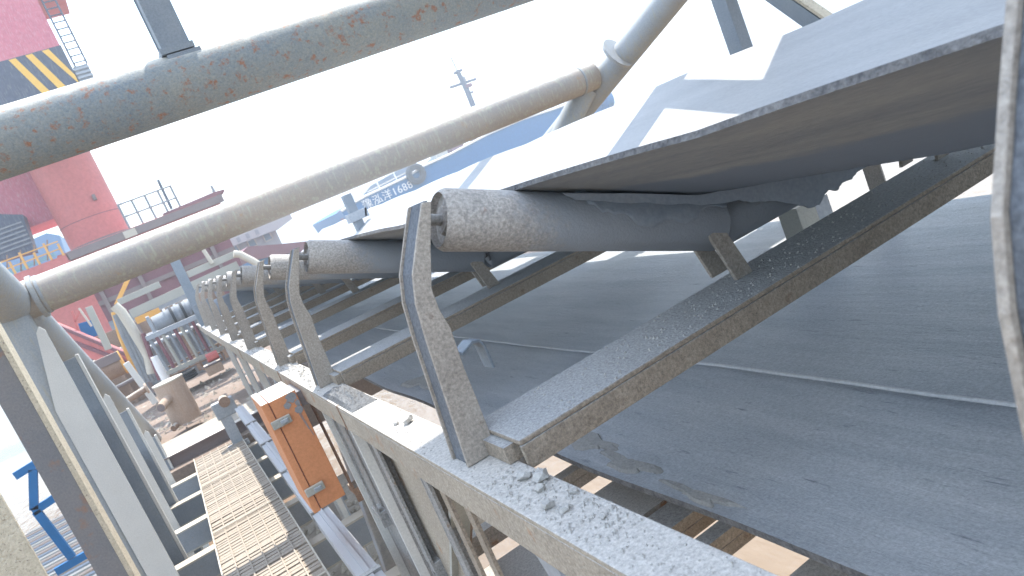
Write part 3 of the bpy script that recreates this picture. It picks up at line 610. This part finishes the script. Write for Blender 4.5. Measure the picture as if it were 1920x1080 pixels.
def bar_thing(name, lab, cat, a, b_, wd, h, m_, group=None, hint=(0, 0, 1), pn='bar'):
    t = empty(name, a); tag(t, lab, cat, group); m = MB(); m.bar((0, 0, 0), Vector(b_)-Vector(a), wd, h, hint); m.build(pn, m_, t, .004); return t
# arched pale pipe and its bundle
tube_thing('arched_pipe', 'thick cream pipe arching down beside the orange one on the deck', 'pipe', at_pts([(214, 573), (228, 585), (245, 612), (265, 645), (278, 668), (285, 700)], 11.0), .062, 'cream', 18)
tube_thing('arched_pipe', 'short white pipe running down to the rusty tank', 'pipe', at_pts([(290, 668), (300, 690), (312, 712)], 10.6), .055, 'white', 18)
tube_thing('arched_pipe', 'ochre pipe at the left of the pipe bundle on the deck', 'pipe', at_pts([(213, 585), (226, 630), (243, 672), (262, 712)], 11.3), .035, 'ochre', 14)
for k in range(4):
    tube_thing('bundle_pipe', ['slate grey pipe next to the ochre one in the bundle', 'second slate grey pipe from the ochre one in the bundle', 'third slate grey pipe from the ochre one in the bundle', 'slate grey pipe just left of the cream arched pipe'][k], 'pipe',
               at_pts([(216+k*4, 590-k*2), (232+k*6, 630-k*2), (252+k*7, 672-k*1), (272+k*8, 715)], 11.15), .036, 'machine', 12, 'pipe bundle on the deck')
tube_thing('bundle_pipe', 'maroon pipe at the right of the bundle on the deck', 'pipe', at_pts([(268, 625), (282, 665), (300, 712)], 10.9), .03, 'darkred', 12)
# tan transverse beams and maroon bulwark behind
for k, (a, b2, m_, lab, hh) in enumerate((((222, 567), (300, 533), 'tan', 'upper left tan beam across the deck', .09), ((245, 589), (446, 497), 'tan', 'long tan beam across the deck', .13), ((255, 602), (300, 582), 'ochre', 'short ochre beam under the long tan one', .1), ((352, 515), (446, 474), 'tan', 'tan beam ending at the pale bent pipe', .1))):
    bar_thing('deck_beam', lab, 'beam', P(*a, 12.2), P(*b2, 12.2), .14, hh, m_, 'tan beams across the deck')
t = empty('bulwark', P(330, 520, 17)); tag(t, 'maroon ship bulwark with ribs behind the tan beams', 'bulwark'); o = t.location
b = MB(); b.box(-1.5, 1.3, 0, .15, -1.3, .55); b.build('plate', 'darkred', t); b = MB(); b.box(-1.6, 1.35, -.2, .2, .5505, .62); b.build('cap_rail', 'darkred', t)
b = MB(); b.box(-1.5, 1.3, -.12, -.0005, -.55, -.3); b.build('lower_ledge', 'machine', t)
b = MB(); b.box(-1.5, 1.3, -.06, -.0005, .05, .14); b.build('stringer_rib', 'ibeam', t)
for k in range(4):
    b = MB(); b.box(-1.4+k*.75, -1.32+k*.75, -.12, -.0005, -.295, .5); b.build('rib', 'ibeam', t)
tube_thing('bent_pipe', 'pale bent pipe beyond the far idlers', 'pipe', at_pts([(438, 476), (450, 477), (475, 490), (500, 506)], 12.0), .055, 'cream', 16)
bar_thing('slanting_post', 'ochre slanting post below the long pipe', 'post', P(240, 523, 12.5), P(218, 572, 12.5), .06, .06, 'ochre')
bar_thing('upright_post', 'blue-grey flat post left of the far idlers', 'post', P(326, 486, 9.6), P(392, 622, 9.6), .11, .05, 'post_dark', None, (0, 1, 0))
bar_thing('guard_plate', 'blue-grey guard plate at the far end of the conveyor beam', 'plate', P(378, 565, 9.4), P(420, 632, 9.4), .2, .02, 'post_dark', None, (0, 1, 0))
bar_thing('deck_post', 'short white-topped grey post left of the rusty tank', 'post', P(236, 680, 10.2), P(292, 756, 10.2), .07, .07, 'post_light')
tube_thing('small_pipe', 'thin cream upright on the tan beam', 'pipe', at_pts([(381, 468), (398, 494)], 12.1), .03, 'cream', 10)
# red derrick beams
for k, (a, b2, wd, lab) in enumerate((((92, 608), (245, 672), .13, 'upper dull red girder sloping across behind the pale posts'), ((100, 632), (240, 686), .16, 'lower dull red girder sloping across behind the pale posts'))):
    t = bar_thing('red_girder', lab, 'girder', P(*a, 13.0), P(*b2, 12.4), wd, .14, 'red', None, (0, 1, .2), 'web')
    m = MB(); m.bar((0, -.09, wd*.45), Vector(P(*b2, 12.4))-Vector(P(*a, 13.0))+Vector((0, -.09, wd*.45)), .03, .05); m.build('flange', 'darkred', t)
for k, (a, b2, lab) in enumerate((((135, 583), (150, 632), 'thin red strut standing on the girders, left one'), ((148, 578), (172, 612), 'thin cream strut standing on the girders'), ((150, 582), (140, 604), 'short red strut crossing on the girders'))):
    bar_thing('strut', lab, 'strut', P(*a, 12.9), P(*b2, 12.9), .03, .03, 'cream' if k == 1 else 'red')
bar_thing('grey_column', 'tan-grey square column in front of the red hull', 'column', P(166, 575, 12.0), P(204, 655, 12.0), .09, .09, 'tan')
bar_thing('deck_locker', 'small blue locker between the red girder and the grey column', 'locker', P(152, 622, 13.2), P(186, 612, 13.2), .05, .26, 'blue')
# rusty bucket
t = empty('rusty_bucket', P(205, 690, 11.4)); tag(t, 'rounded orange-brown rusty bucket behind the pale posts', 'bucket')
m = MB(); m.tube([(-.26, 0, .0), (.16, 0, .0)], .16, 28); m.build('shell', 'rust', t); m = MB(); m.tube([(.1605, 0, 0), (.185, 0, 0)], .168, 28); m.build('rim', 'ochre', t); b = MB(); b.box(-.28, .18, -.17, -.12, .05, .17); b.build('lip', 'ibeam', t)
# winch with rings and pipe rack
t = empty('winch', P(330, 592, 10.9)); tag(t, 'dark blue-grey winch drum with black rings on the barge deck', 'winch')
m = MB(); m.tube([(-.28, 0, -.02), (.26, 0, .02)], .13, 24); m.build('drum', 'machine', t)
for k in range(5):
    m = MB(); m.tube([(-.12+k*.07, 0, 0), (-.085+k*.07, 0, 0)], .150, 24); m.build('ring', 'black' if k % 2 else 'machine', t)
b = MB(); b.box(-.34, -.3, -.18, .18, -.35, .14); b.build('side_plate', 'galv', t); b = MB(); b.box(.27, .33, -.16, .16, -.35, .16); b.build('gear_case', 'ochre', t, .02)
t = empty('engine_block', P(345, 640, 12.3)); tag(t, 'dark engine block with ribs behind the pipe rack and winch', 'engine')
b = MB(); b.box(-.75, .55, 0, .8, -.55, .30); b.build('housing', 'machine', t, .03)
for k in range(9):
    b = MB(); b.box(-.7+k*.14, -.65+k*.14, -.05, -.0005, -.5, .25); b.build('rib', ['ibeam', 'machine', 'rust'][k % 3], t)
for k in range(4):
    m = MB(); m.tube([(-.55+k*.3, .3, .3005), (-.55+k*.3, .3, .42+.05*(k % 2))], .06, 14); m.build('cylinder_head', ['galv', 'machine'][k % 2], t)
m = MB(); m.tube([(-.7, -.12, .1), (-.2, -.14, .16), (.5, -.12, .05)], .03, 10); m.build('feed_pipe', 'galv', t)
t = empty('rusty_bulkhead', P(330, 640, 14.6)); tag(t, 'rust-brown ribbed bulkhead behind the winch and pipe bundle', 'bulkhead')
b = MB(); b.box(-1.35, 1.1, 0, .12, -1.1, .62); b.build('plate', 'rust', t)
for k in range(9):
    b = MB(); b.box(-1.3+k*.28, -1.24+k*.28, -.08, -.0005, -1.0, .6); b.build('rib', ['ibeam', 'rust', 'machine'][k % 3], t)
for z in (-.3, .25):
    m = MB(); m.tube([(-1.3, -.14, z), (-.3, -.16, z+.05), (1.0, -.14, z-.03)], .035, 10); m.build('pipe_run', 'tan' if z > 0 else 'ibeam', t)
t = empty('deck_railing', P(330, 700, 10.6)); tag(t, 'low rusty railing on the deck behind the brown tank', 'railing')
for k in range(6):
    m = MB(); m.tube([(-.1+k*.14, 0, -.12), (-.1+k*.14, 0, .12)], .012, 8); m.build('post', 'rust', t)
for z in (0, .12):
    m = MB(); m.tube([(-.12, 0, z), (.62, 0, z)], .012, 8); m.build('bar', 'rust', t)
t = empty('hose_coil', P(352, 712, 10.0)); tag(t, 'coil of dark hose lying on the deck right of the brown tank', 'hose')
for k in range(3):
    m = MB(); m.tube([(.12*math.cos(a*math.pi/12), .12*math.sin(a*math.pi/12), .02+k*.035) for a in range(25)], .018, 8, caps=False); m.build('turn', 'black', t)
t = empty('tool_chest', P(402, 690, 9.9)); tag(t, 'small brown chest on the deck near the conveyor posts', 'chest')
b = MB(); b.box(-.1, .1, -.07, .07, -.06, .05); b.build('body', 'rust_pale', t, .008); b = MB(); b.box(-.105, .105, -.075, .075, .0505, .075); b.build('lid', 'ibeam', t, .006)
t = empty('flanged_pipe', P(258, 742, 9.9)); tag(t, 'short rusty flanged pipe lying left of the brown tank', 'pipe')
m = MB(); m.tube([(-.14, 0, 0), (.12, .05, .03)], .04, 14); m.build('pipe', 'rust', t)
for x, y, z in ((-.14, 0, 0), (.12, .05, .03)):
    m = MB(); m.tube([(x-.012, y, z), (x+.012, y, z)], .065, 16); m.build('flange', 'rust_pale', t)
t = empty('vent_pipe', P(292, 610, 12.6)); tag(t, 'rust-brown vent pipe with a cap left of the winch', 'pipe')
m = MB(); m.tube([(0, 0, -.5), (0, 0, .28)], .045, 14); m.build('pipe', 'rust', t); m = MB(); m.tube([(0, 0, .2805), (0, 0, .33)], [.08, .05], 14); m.build('cap', 'rust_pale', t)
t = empty('pipe_rack', P(345, 645, 10.3)); tag(t, 'rack of upright pipes below the winch', 'rack')
b = MB(); b.box(-.36, .36, -.03, .03, .22, .28); b.build('top_rail', 'galv', t); b = MB(); b.box(-.33, .4, -.03, .03, -.27, -.22); b.build('bottom_rail', 'tan', t)
for k in range(9):
    m = MB(); m.tube([(-.3+k*.075, 0, -.2195), (-.32+k*.075, 0, .2195)], .022, 10); m.build('pipe', ['machine', 'darkred', 'tan'][k % 3], t)
for k, (px, py, lab) in enumerate(((380, 585, 'left of the two pale valve bodies by the winch'), (398, 600, 'right of the two pale valve bodies by the winch'))):
    t = empty('valve', P(px, py, 10.2)); tag(t, lab, 'valve'); m = MB(); m.tube([(-.05, 0, 0), (.05, 0, 0)], .045, 14); m.build('body', 'cream', t); m = MB(); m.tube([(0, 0, .04), (0, 0, .11)], .015, 8); m.build('stem', 'galv', t); m = MB(); m.tube([(0, 0, .11), (0, 0, .12)], .045, 14); m.build('handwheel', 'red', t)
t = empty('red_pump', P(398, 668, 10.0)); tag(t, 'small red pump on the deck by the conveyor posts', 'pump'); m = MB(); m.tube([(-.07, 0, 0), (.07, 0, 0)], .055, 16); m.build('body', 'red', t); b = MB(); b.box(-.09, .09, -.06, .06, -.1, -.056); b.build('foot', 'rust', t)
# ================================================================== RED VESSEL AND CRANE
D = 22.0
rs = empty('red_vessel', (-.5, D, -5)); tag(rs, 'red vessel carrying the crane, behind the long pipe', 'ship')
b = MB(); b.box(-3.0, 1.9, -.6, 7, 0, 6.2); b.build('hull', 'red', rs)
b = MB(); b.box(-1.0, 3.0, -.9, 7, 6.2005, 6.88); b.build('crane_platform', 'red', rs, .02)
b = MB(); b.box(-.8, 3.1, -1.0, -.9005, 6.66, 6.86); b.build('platform_fender', 'ibeam', rs)
b = MB(); b.box(.55, .85, -1.03, -1.0005, 6.66, 6.84); b.build('name_plate', 'cream', rs)
b = MB(); b.prism([(1.6, 6.885), (3.2, 6.885), (3.25, 6.95), (3.0, 6.98), (1.6, 6.93)], (0, -.9, 0), X, Z, (0, 3, 0)); b.build('platform_edge', 'darkred', rs)
for k in range(5):
    m = MB(); m.tube([(.75+k*.33, -.7, 6.885), (.75+k*.33, -.7, 7.55)], .028, 8); m.build('railing_post', 'machine', rs)
for z in (7.2, 7.53):
    m = MB(); m.tube([(.75, -.72, z), (2.1, -.72, z)], .022, 8); m.build('railing_bar', 'machine', rs)
tube_thing('antenna', 'thin blue antenna pole at the end of the crane platform railing', 'antenna', [P(322, 392, D-.7), P(296, 337, D-.7)], .035, 'navy', 8)
t = tube_thing('antenna', 'small antenna with crossbar at the tip of the red platform', 'antenna', [P(407, 372, D-.3), P(396, 348, D-.3)], .035, 'machine', 8)
m = MB(); m.bar((-.15, 0, .2), (.12, 0, .24), .02, .02); m.build('crossbar', 'machine', t)
cr_ = empty('pedestal_crane', (-.5, D, 1.88)); tag(cr_, 'red crane with round pedestal and striped dark band, standing at upper left', 'crane')
m = MB(); m.tube([(0, .76, 0), (0, .76, 4.2)], .76, 56); col_ = m.build('pedestal', 'red', cr_)
m = MB(); m.tube([(0, .76, .70), (0, .76, .715)], .768, 56); m.build('weld_ring', 'darkred', col_); m = MB(); m.tube([(0, .76, 0.0), (0, .76, .12)], .80, 56); m.build('base_ring', 'ibeam', col_)
b = MB(); b.box(.3, .38, -.02, .1, 1.05, 1.2); b.build('junction_box', 'ibeam', col_)
m = MB(); m.tube([(.82, .5, .3), (.95, .5, 4.0)], .012, 6); m.build('stay_wire', 'machine', cr_)
y0c = -1.5
b = MB(); b.box(-1.4, 1.22, y0c, 3, 3.47, 4.46); band = b.build('dark_band', 'navy', cr_); b = MB(); b.box(-1.4, 1.20, y0c, 3, 4.4605, 9); b.build('machinery_house', 'pink', cr_)
b = MB(); b.box(-1.5, 1.58, y0c-.1, 3, 3.26, 3.4695); b.build('turntable_flange', 'ibeam', cr_)
for k in range(3):
    x = .12+k*.36
    b = MB(); b.prism([(x-.05, 4.44), (x+.10, 4.44), (x+.44, 3.5), (x+.27, 3.5)] if k < 2 else [(x-.05, 4.44), (x+.10, 4.44), (x+.36, 3.72), (x+.36, 3.5)], (0, y0c-.012, 0), X, Z, (0, .011, 0)); part(b.build('hazard_stripe', 'yellow', band), 'yellow diagonal stripe')
b = MB(); b.box(1.23, 1.56, y0c, 1, 3.47, 3.9); b.build('ladder_landing', 'machine', cr_)
for k in range(4):
    b = MB(); b.box(1.2305, 1.57, y0c-.03, y0c-.0005, 3.5+k*.1, 3.55+k*.1); b.build('landing_slat', 'galv', cr_)
la = empty('access_ladder', (.8, D+y0c, 5.75)); la.parent = cr_; la.location = (1.24, y0c, 3.9)
for x in (.05, .32):
    m = MB(); m.tube([(x, 0, 0), (x, 0, 2.2)], .022, 8); m.build('rail', 'navy', la)
for k in range(13):
    m = MB(); m.tube([(.05, 0, .08+k*.165), (.32, 0, .08+k*.165)], .017, 8); m.build('rung', 'navy', la)
b = MB(); b.box(1.2, 1.9, y0c-.05, 1.5, 6.1, 6.5); b.build('upper_landing', 'red', cr_)
# deck house left of the pedestal
t = empty('deck_house', P(60, 470, D+1)); tag(t, 'pinkish deck house with stairs and a dark ribbed shed left of the crane', 'deck house'); o = Vector(t.location)
def PR(px, py, d): return P(px, py, d)-o
w0 = [(48, 330), (95, 420), (55, 350)]
b = MB(); b.box(-.75, .9, .2, 2.0, .6, 2.5); b.build('wall', 'pink', t)
for k in range(5):
    m = MB(); m.tube([(-1.0+k*.3, 0, 2.35), (-1.0+k*.3, 0, 2.85)], .015, 6); m.build('railing_post', 'machine', t)
m = MB(); m.tube([(-1.1, 0, 2.85), (.4, 0, 2.85)], .016, 6); m.build('railing_bar', 'machine', t)
b = MB(); b.box(-1.15, .4, -.05, .19, 2.28, 2.345); b.build('landing', 'machine', t)
for k in range(10):
    b = MB(); b.box(-1.0+k*.03, -.76+k*.03, -.3, .15, 2.1-k*.14, 2.13-k*.14); b.build('stair_tread', 'machine', t)
b = MB(); b.bar((-1.02, -.3, 2.25), (-.70, -.3, .7), .03, .09); b.build('stair_stringer', 'cream', t)
b = MB(); b.prism([(-.85, .0), (.1, -.1), (.25, .85), (-.2, 1.05), (-.8, .75)], (0, -.6, 0), X, Z, (0, .7, 0)); shd = b.build('shed', 'navy', t)
for k in range(6):
    b = MB(); b.box(-.78, .15, -.625, -.6005, .12+k*.11, .16+k*.11); b.build('shed_rib', 'machine', shd)
b = MB(); b.bar((-.93, -.6, .9), (-.80, -.6, -.12), .06, .06); b.build('corner_post', 'cream', t)
t = empty('red_block', P(60, 512, D-1.0)); tag(t, 'red deck block with ochre railings at the left edge', 'deck block')
b = MB(); b.box(-.55, .85, 0, 1, -.45, .12); b.build('block', 'red', t)
for k in range(6):
    b = MB(); b.box(-.6+k*.27, -.55+k*.27, -.02, .03, .1205, .55-.12*(k % 2)); b.build('railing_post', 'ochre', t)
for z in (.3, .48):
    b = MB(); b.bar((-.62, 0, z), (.8, 0, z), .03, .03); b.build('railing_bar', 'ochre', t)
for k in range(4):
    b = MB(); b.bar((-.5+k*.3, .2, .16), (-.3+k*.3, .2, .62), .03, .03); b.build('brace', 'rust', t)
# far blue vessel and lattice at the left edge
t = empty('far_barge', P(15, 490, 55)); tag(t, 'far blue barge at the left edge of the picture', 'barge')
b = MB(); b.prism([(-8, -3.5), (2.6, -3.5), (3.2, .4), (2.6, .8), (-8, .1)], (0, 0, 0), X, Z, (0, 6, 0)); b.build('hull', 'blue', t); b = MB(); b.box(.6, 1.5, 1, 3, .7, 1.5); b.build('cabin', 'teal', t); b = MB(); b.bar((-8, -.1, .45), (2.4, -.1, 1.1), .1, .1); b.build('rail', 'teal', t)
t = empty('lattice_boom', P(5, 545, 30)); tag(t, 'thin grey lattice boom below the far blue barge', 'boom'); o = t.location
for z in (-.5, .35):
    b = MB(); b.bar((-3, 0, z), (1.9, 0, z+.15), .12, .12); b.build('chord', 'teal', t)
for k in range(8):
    b = MB(); b.bar((-2.8+k*.6, 0, -.5), (-2.5+k*.6+(.3 if k % 2 else -.3), 0, .42), .07, .07); b.build('lacing', 'machine', t)
# blue lattice frame and ribbed hatch at the lower left
t = empty('steel_lattice', P(40, 890, 8.5)); tag(t, 'bright blue angle-steel frame seen between the posts at lower left', 'frame'); o = Vector(t.location)
for k, (a, b2) in enumerate((((28, 893), (72, 866)), ((62, 960), (115, 925)), ((62, 880), (64, 955)), ((68, 958), (135, 1045)), ((105, 1072), (170, 1035)), ((108, 925), (75, 872)))):
    b = MB(); b.bar(P(*a, 8.5)-o, P(*b2, 8.5)-o, .075, .05, (0, 1, 0)); b.build('angle', 'blue', t)
t = empty('ribbed_hatch', (-3.6, 17.5, -4.0)); tag(t, 'ribbed tan and teal hatch cover on a low barge at lower left', 'hatch cover')
b = MB(); b.box(-1.8, 2.2, -4.6, 4.4, -.95, -.05); b.build('cover', 'tan', t)
for k in range(32):
    b = MB(); b.box(-1.8, 2.2, -4.5+k*.275, -4.36+k*.275, -.0495, .03); b.build('rib', ['rust_pale', 'tan', 'post_dark'][k % 3], t)
# ================================================================== BLUE SHIP, MAST, WHITE WHEELHOUSE
DS = 44.0
def SP(px, py): return P(px, py, DS)
bs = empty('blue_cargo_ship', (20, DS, -5)); tag(bs, 'bright blue cargo ship with white characters on its bow beyond the belt', 'ship'); o = Vector(bs.location)
sheer = [(640, 396), (662, 381), (685, 368), (762, 332), (793, 312), (844, 289), (914, 252), (981, 223), (1034, 206), (1130, 172)]
tops = [SP(*p) for p in sheer]
b = MB(); poly = [(v.x-o.x, v.z-o.z) for v in tops]+[(tops[-1].x-o.x+1, 0), (tops[0].x-o.x+1.0, 0)]
b.prism(poly, (0, 0, 0), X, Z, (0, 9, 0)); hull = b.build('hull', 'blue', bs)
m = MB(); m.tube([Vector((v.x-o.x, -.05, v.z-o.z)) for v in tops], .07, 8); m.build('rubbing_strake', 'white', hull)
for k, px in enumerate((690, 720, 752, 790, 905, 940, 972, 1000)):
    v = SP(px, 405-(px-640)*.508+3); m = MB(); m.tube([(v.x-o.x, .2, v.z-o.z-.2), (v.x-o.x, .2, v.z-o.z+1.0)], .05, 8); m.build('stanchion', 'white', bs)
m = MB(); m.tube([Vector((SP(690, 360).x-o.x, .2, SP(690, 360).z-o.z)), Vector((SP(795, 307).x-o.x, .2, SP(795, 307).z-o.z))], .04, 8); m.build('handrail', 'cream', bs)
m = MB(); m.tube([Vector((SP(880, 258).x-o.x, .2, SP(880, 258).z-o.z)), Vector((SP(1005, 200).x-o.x, .2, SP(1005, 200).z-o.z))], .04, 8); m.build('handrail', 'white', bs)
for k, (px, py, wd, h, m_) in enumerate(((672, 385, .9, .8, 'darkred'), (652, 398, .5, .7, 'darkred'), (862, 272, .9, .9, 'darkred'), (905, 250, .8, 1.0, 'darkred'), (832, 285, .9, 1.0, 'cream'), (928, 246, .5, .6, 'white'), (960, 230, .6, .7, 'red'))):
    v = SP(px, py); b = MB(); b.box(v.x-o.x-wd/2, v.x-o.x+wd/2, .4, 1.4, v.z-o.z-h*.6, v.z-o.z+h*.4); b.build(['windlass', 'bollard', 'hatch_box', 'hatch_box', 'deck_locker', 'vent', 'deck_locker'][k], m_, bs, .05)
a, c = SP(735, 350), SP(830, 260)
b = MB(); b.prism([(SP(690, 372).x-o.x, SP(690, 372).z-o.z), (SP(720, 335).x-o.x, SP(720, 335).z-o.z), (SP(790, 295).x-o.x, SP(790, 295).z-o.z), (SP(830, 300).x-o.x, SP(830, 300).z-o.z)], (0, 3, 0), X, Z, (0, 5, 0)); b.build('hatch_coaming', 'machine', bs)
b = MB(); b.prism([(SP(788, 325).x-o.x, SP(788, 325).z-o.z), (SP(835, 278).x-o.x, SP(835, 278).z-o.z), (SP(860, 265).x-o.x, SP(860, 265).z-o.z), (SP(850, 290).x-o.x, SP(850, 290).z-o.z)], (0, 2, 0), X, Z, (0, .6, 0)); b.build('canvas_cover', 'white', bs)
b = MB(); b.box(SP(960, 230).x-o.x, SP(1010, 210).x-o.x, 2.5, 6, SP(980, 225).z-o.z-1, SP(980, 225).z-o.z+.5); b.build('hatch_coaming', 'machine', bs)
v = SP(778, 327); m = MB(); ring = [Vector((v.x-o.x+0.46*math.cos(k*math.pi/14), -.22, v.z-o.z+0.46*math.sin(k*math.pi/14))) for k in range(29)]; m.tube(ring, .20, 12, caps=False); m.build('tyre_fender', 'black', bs)
v = SP(1126, 192); m = MB(); m.tube([(v.x-o.x, -.3, v.z-o.z), (v.x-o.x+.5, -.3, v.z-o.z)], .65, 20); m.build('fairlead', 'blue', bs)
# white lettering on the bow
cu = bpy.data.curves.new('bow_lettering', 'FONT'); cu.body = '豫泓洋1688'; cu.size = 1.35; cu.extrude = .02; cu.space_character = 1.12
to = bpy.data.objects.new('bow_lettering_curve', cu); COL.objects.link(to)
bpy.context.view_layer.update()
me = bpy.data.meshes.new_from_object(to.evaluated_get(bpy.context.evaluated_depsgraph_get())); COL.objects.unlink(to); bpy.data.objects.remove(to)
me.materials.clear(); me.materials.append(M['white'])
lt = bpy.data.objects.new('bow_lettering', me); COL.objects.link(lt); lt.parent = bs
v0, v1 = SP(683, 393), SP(774, 351); ang = math.atan2(v1.z-v0.z, v1.x-v0.x)
lt.rotation_euler = (rad(90), 0, 0); 
lt.rotation_euler = (Matrix.Rotation(-ang, 4, 'Y') @ Matrix.Rotation(rad(90), 4, 'X')).to_euler()
lt.location = (v0.x-o.x, -.03, v0.z-o.z)
wd = max(vv.co.x for vv in me.vertices)-min(vv.co.x for vv in me.vertices); sc_ = (v1-v0).length/max(.1, wd); lt.scale = (sc_, sc_, 1)
def SM(px, py): return P(px, py, DS+3)
# mast
t = empty('ship_mast', SM(893, 215)); tag(t, 'thin grey ship mast with yards and a radar dome against the sky', 'mast'); o = Vector(t.location)
mp0 = SM(885, 195); top_ = SM(857, 132)
m = MB(); m.tube([(0, 0, -2), SM(875, 168)-o, SM(857, 132)-o], [.20, .19, .16], 10); m.build('pole', 'navy', t)
m = MB(); m.tube([SM(857, 132)-o, SM(845, 107)-o], .045, 6); m.build('whip', 'navy', t)
for (a, c, r) in (((844, 164), (892, 148), .10), ((851, 138), (866, 131), .10), ((877, 176), (887, 172), .08)):
    m = MB(); m.tube([SM(*a)-o, SM(*c)-o], r, 8); m.build('yard', 'navy', t)
v = SM(877.5, 161.5)-o; m = MB(); m.tube([v+Vector((0, -.15, -.13)), v+Vector((0, -.15, -.1)), v+Vector((0, -.15, .1)), v+Vector((0, -.15, .13))], [.12, .26, .26, .12], 14); m.build('radar_dome', 'darkred', t)
v = SM(869, 148)-o; b = MB(); b.box(v.x-.1, v.x+.1, -.15, .1, v.z-.15, v.z+.15); b.build('lamp_box', 'machine', t)
# white wheelhouse
DW = 34.0
t = empty('white_wheelhouse', P(480, 470, DW)); tag(t, 'white ship wheelhouse with square windows and overhanging roof behind the far idlers', 'wheelhouse'); o = Vector(t.location)
def WQ(px, py): v = P(px, py, DW)-o; return (v.x, v.z)
b = MB(); b.prism([WQ(405, 475), WQ(517, 432), WQ(531, 462), WQ(536, 480), WQ(420, 520)], (0, 0, 0), X, Z, (0, 3, 0)); b.build('wall', 'wheelhouse', t)
b = MB(); b.prism([WQ(402, 461), WQ(500, 418), WQ(540, 403), WQ(545, 412), WQ(520, 431), WQ(405, 474)], (0, -.5, 0), X, Z, (0, 4, 0)); b.build('roof_fascia', 'wheelhouse', t)
for k, (px, py) in enumerate(((501, 444), (472, 456), (440, 468))):
    q = [WQ(px-8, py-3), WQ(px+3, py-8), WQ(px+9, py+3), WQ(px-3, py+8)]
    b = MB(); b.prism(q, (0, -.04, 0), X, Z, (0, .03, 0)); wn = b.build('window', 'glass', t)
    b = MB(); q2 = [WQ(px-9.5, py-3.4), WQ(px+3.2, py-9.4), WQ(px+10.5, py+3.4), WQ(px-3.2, py+9.4)]
    for i in range(4):
        a, c = q2[i], q2[(i+1) % 4]; b.bar((a[0], -.05, a[1]), (c[0], -.05, c[1]), .05, .05)
    b.build('frame', 'cream', wn)
for k in range(4):
    q = WQ(428+k*17, 458-k*7); b = MB(); b.box(q[0]-.07, q[0]+.07, -.53, -.5005, q[1]-.1, q[1]+.1); b.build('fascia_mark', 'machine', t)
t = empty('maroon_deckhouse', P(540, 475, 30)); tag(t, 'low maroon deckhouse roof between the wheelhouse and the belt', 'deckhouse'); o = Vector(t.location)
def MQ(px, py): v = P(px, py, 30)-o; return (v.x, v.z)
b = MB(); b.prism([MQ(448, 478), MQ(465, 462), MQ(520, 458), MQ(645, 445), MQ(645, 462), MQ(520, 478), MQ(470, 490)], (0, 0, 0), X, Z, (0, 4, 0)); b.build('roof', 'darkred', t)
b = MB(); b.prism([MQ(470, 490.2), MQ(520, 478.2), MQ(640, 463), MQ(640, 520), MQ(480, 530)], (0, .2, 0), X, Z, (0, 3.5, 0)); b.build('wall', 'blue', t)

# ================================================================== HAZE in the air over the river
b = MB(); b.box(-3050, 3050, -450, 3550, -7, 26)
hz = b.build('haze', mat('haze_air', [(.5, .5, .5), (.5, .5, .5)], bump=0)); hz['kind'] = 'stuff'; tag(hz, 'thin pale haze over the river', 'haze')
hm = bpy.data.materials.new('haze_volume'); hm.use_nodes = True; ht = hm.node_tree; ht.nodes.clear()
ho = ht.nodes.new('ShaderNodeOutputMaterial'); pv = ht.nodes.new('ShaderNodeVolumePrincipled'); pv.inputs['Color'].default_value = (.88, .94, 1, 1); pv.inputs['Density'].default_value = HAZE; pv.inputs['Anisotropy'].default_value = .25
ht.links.new(pv.outputs[0], ho.inputs['Volume']); hz.data.materials.clear(); hz.data.materials.append(hm)
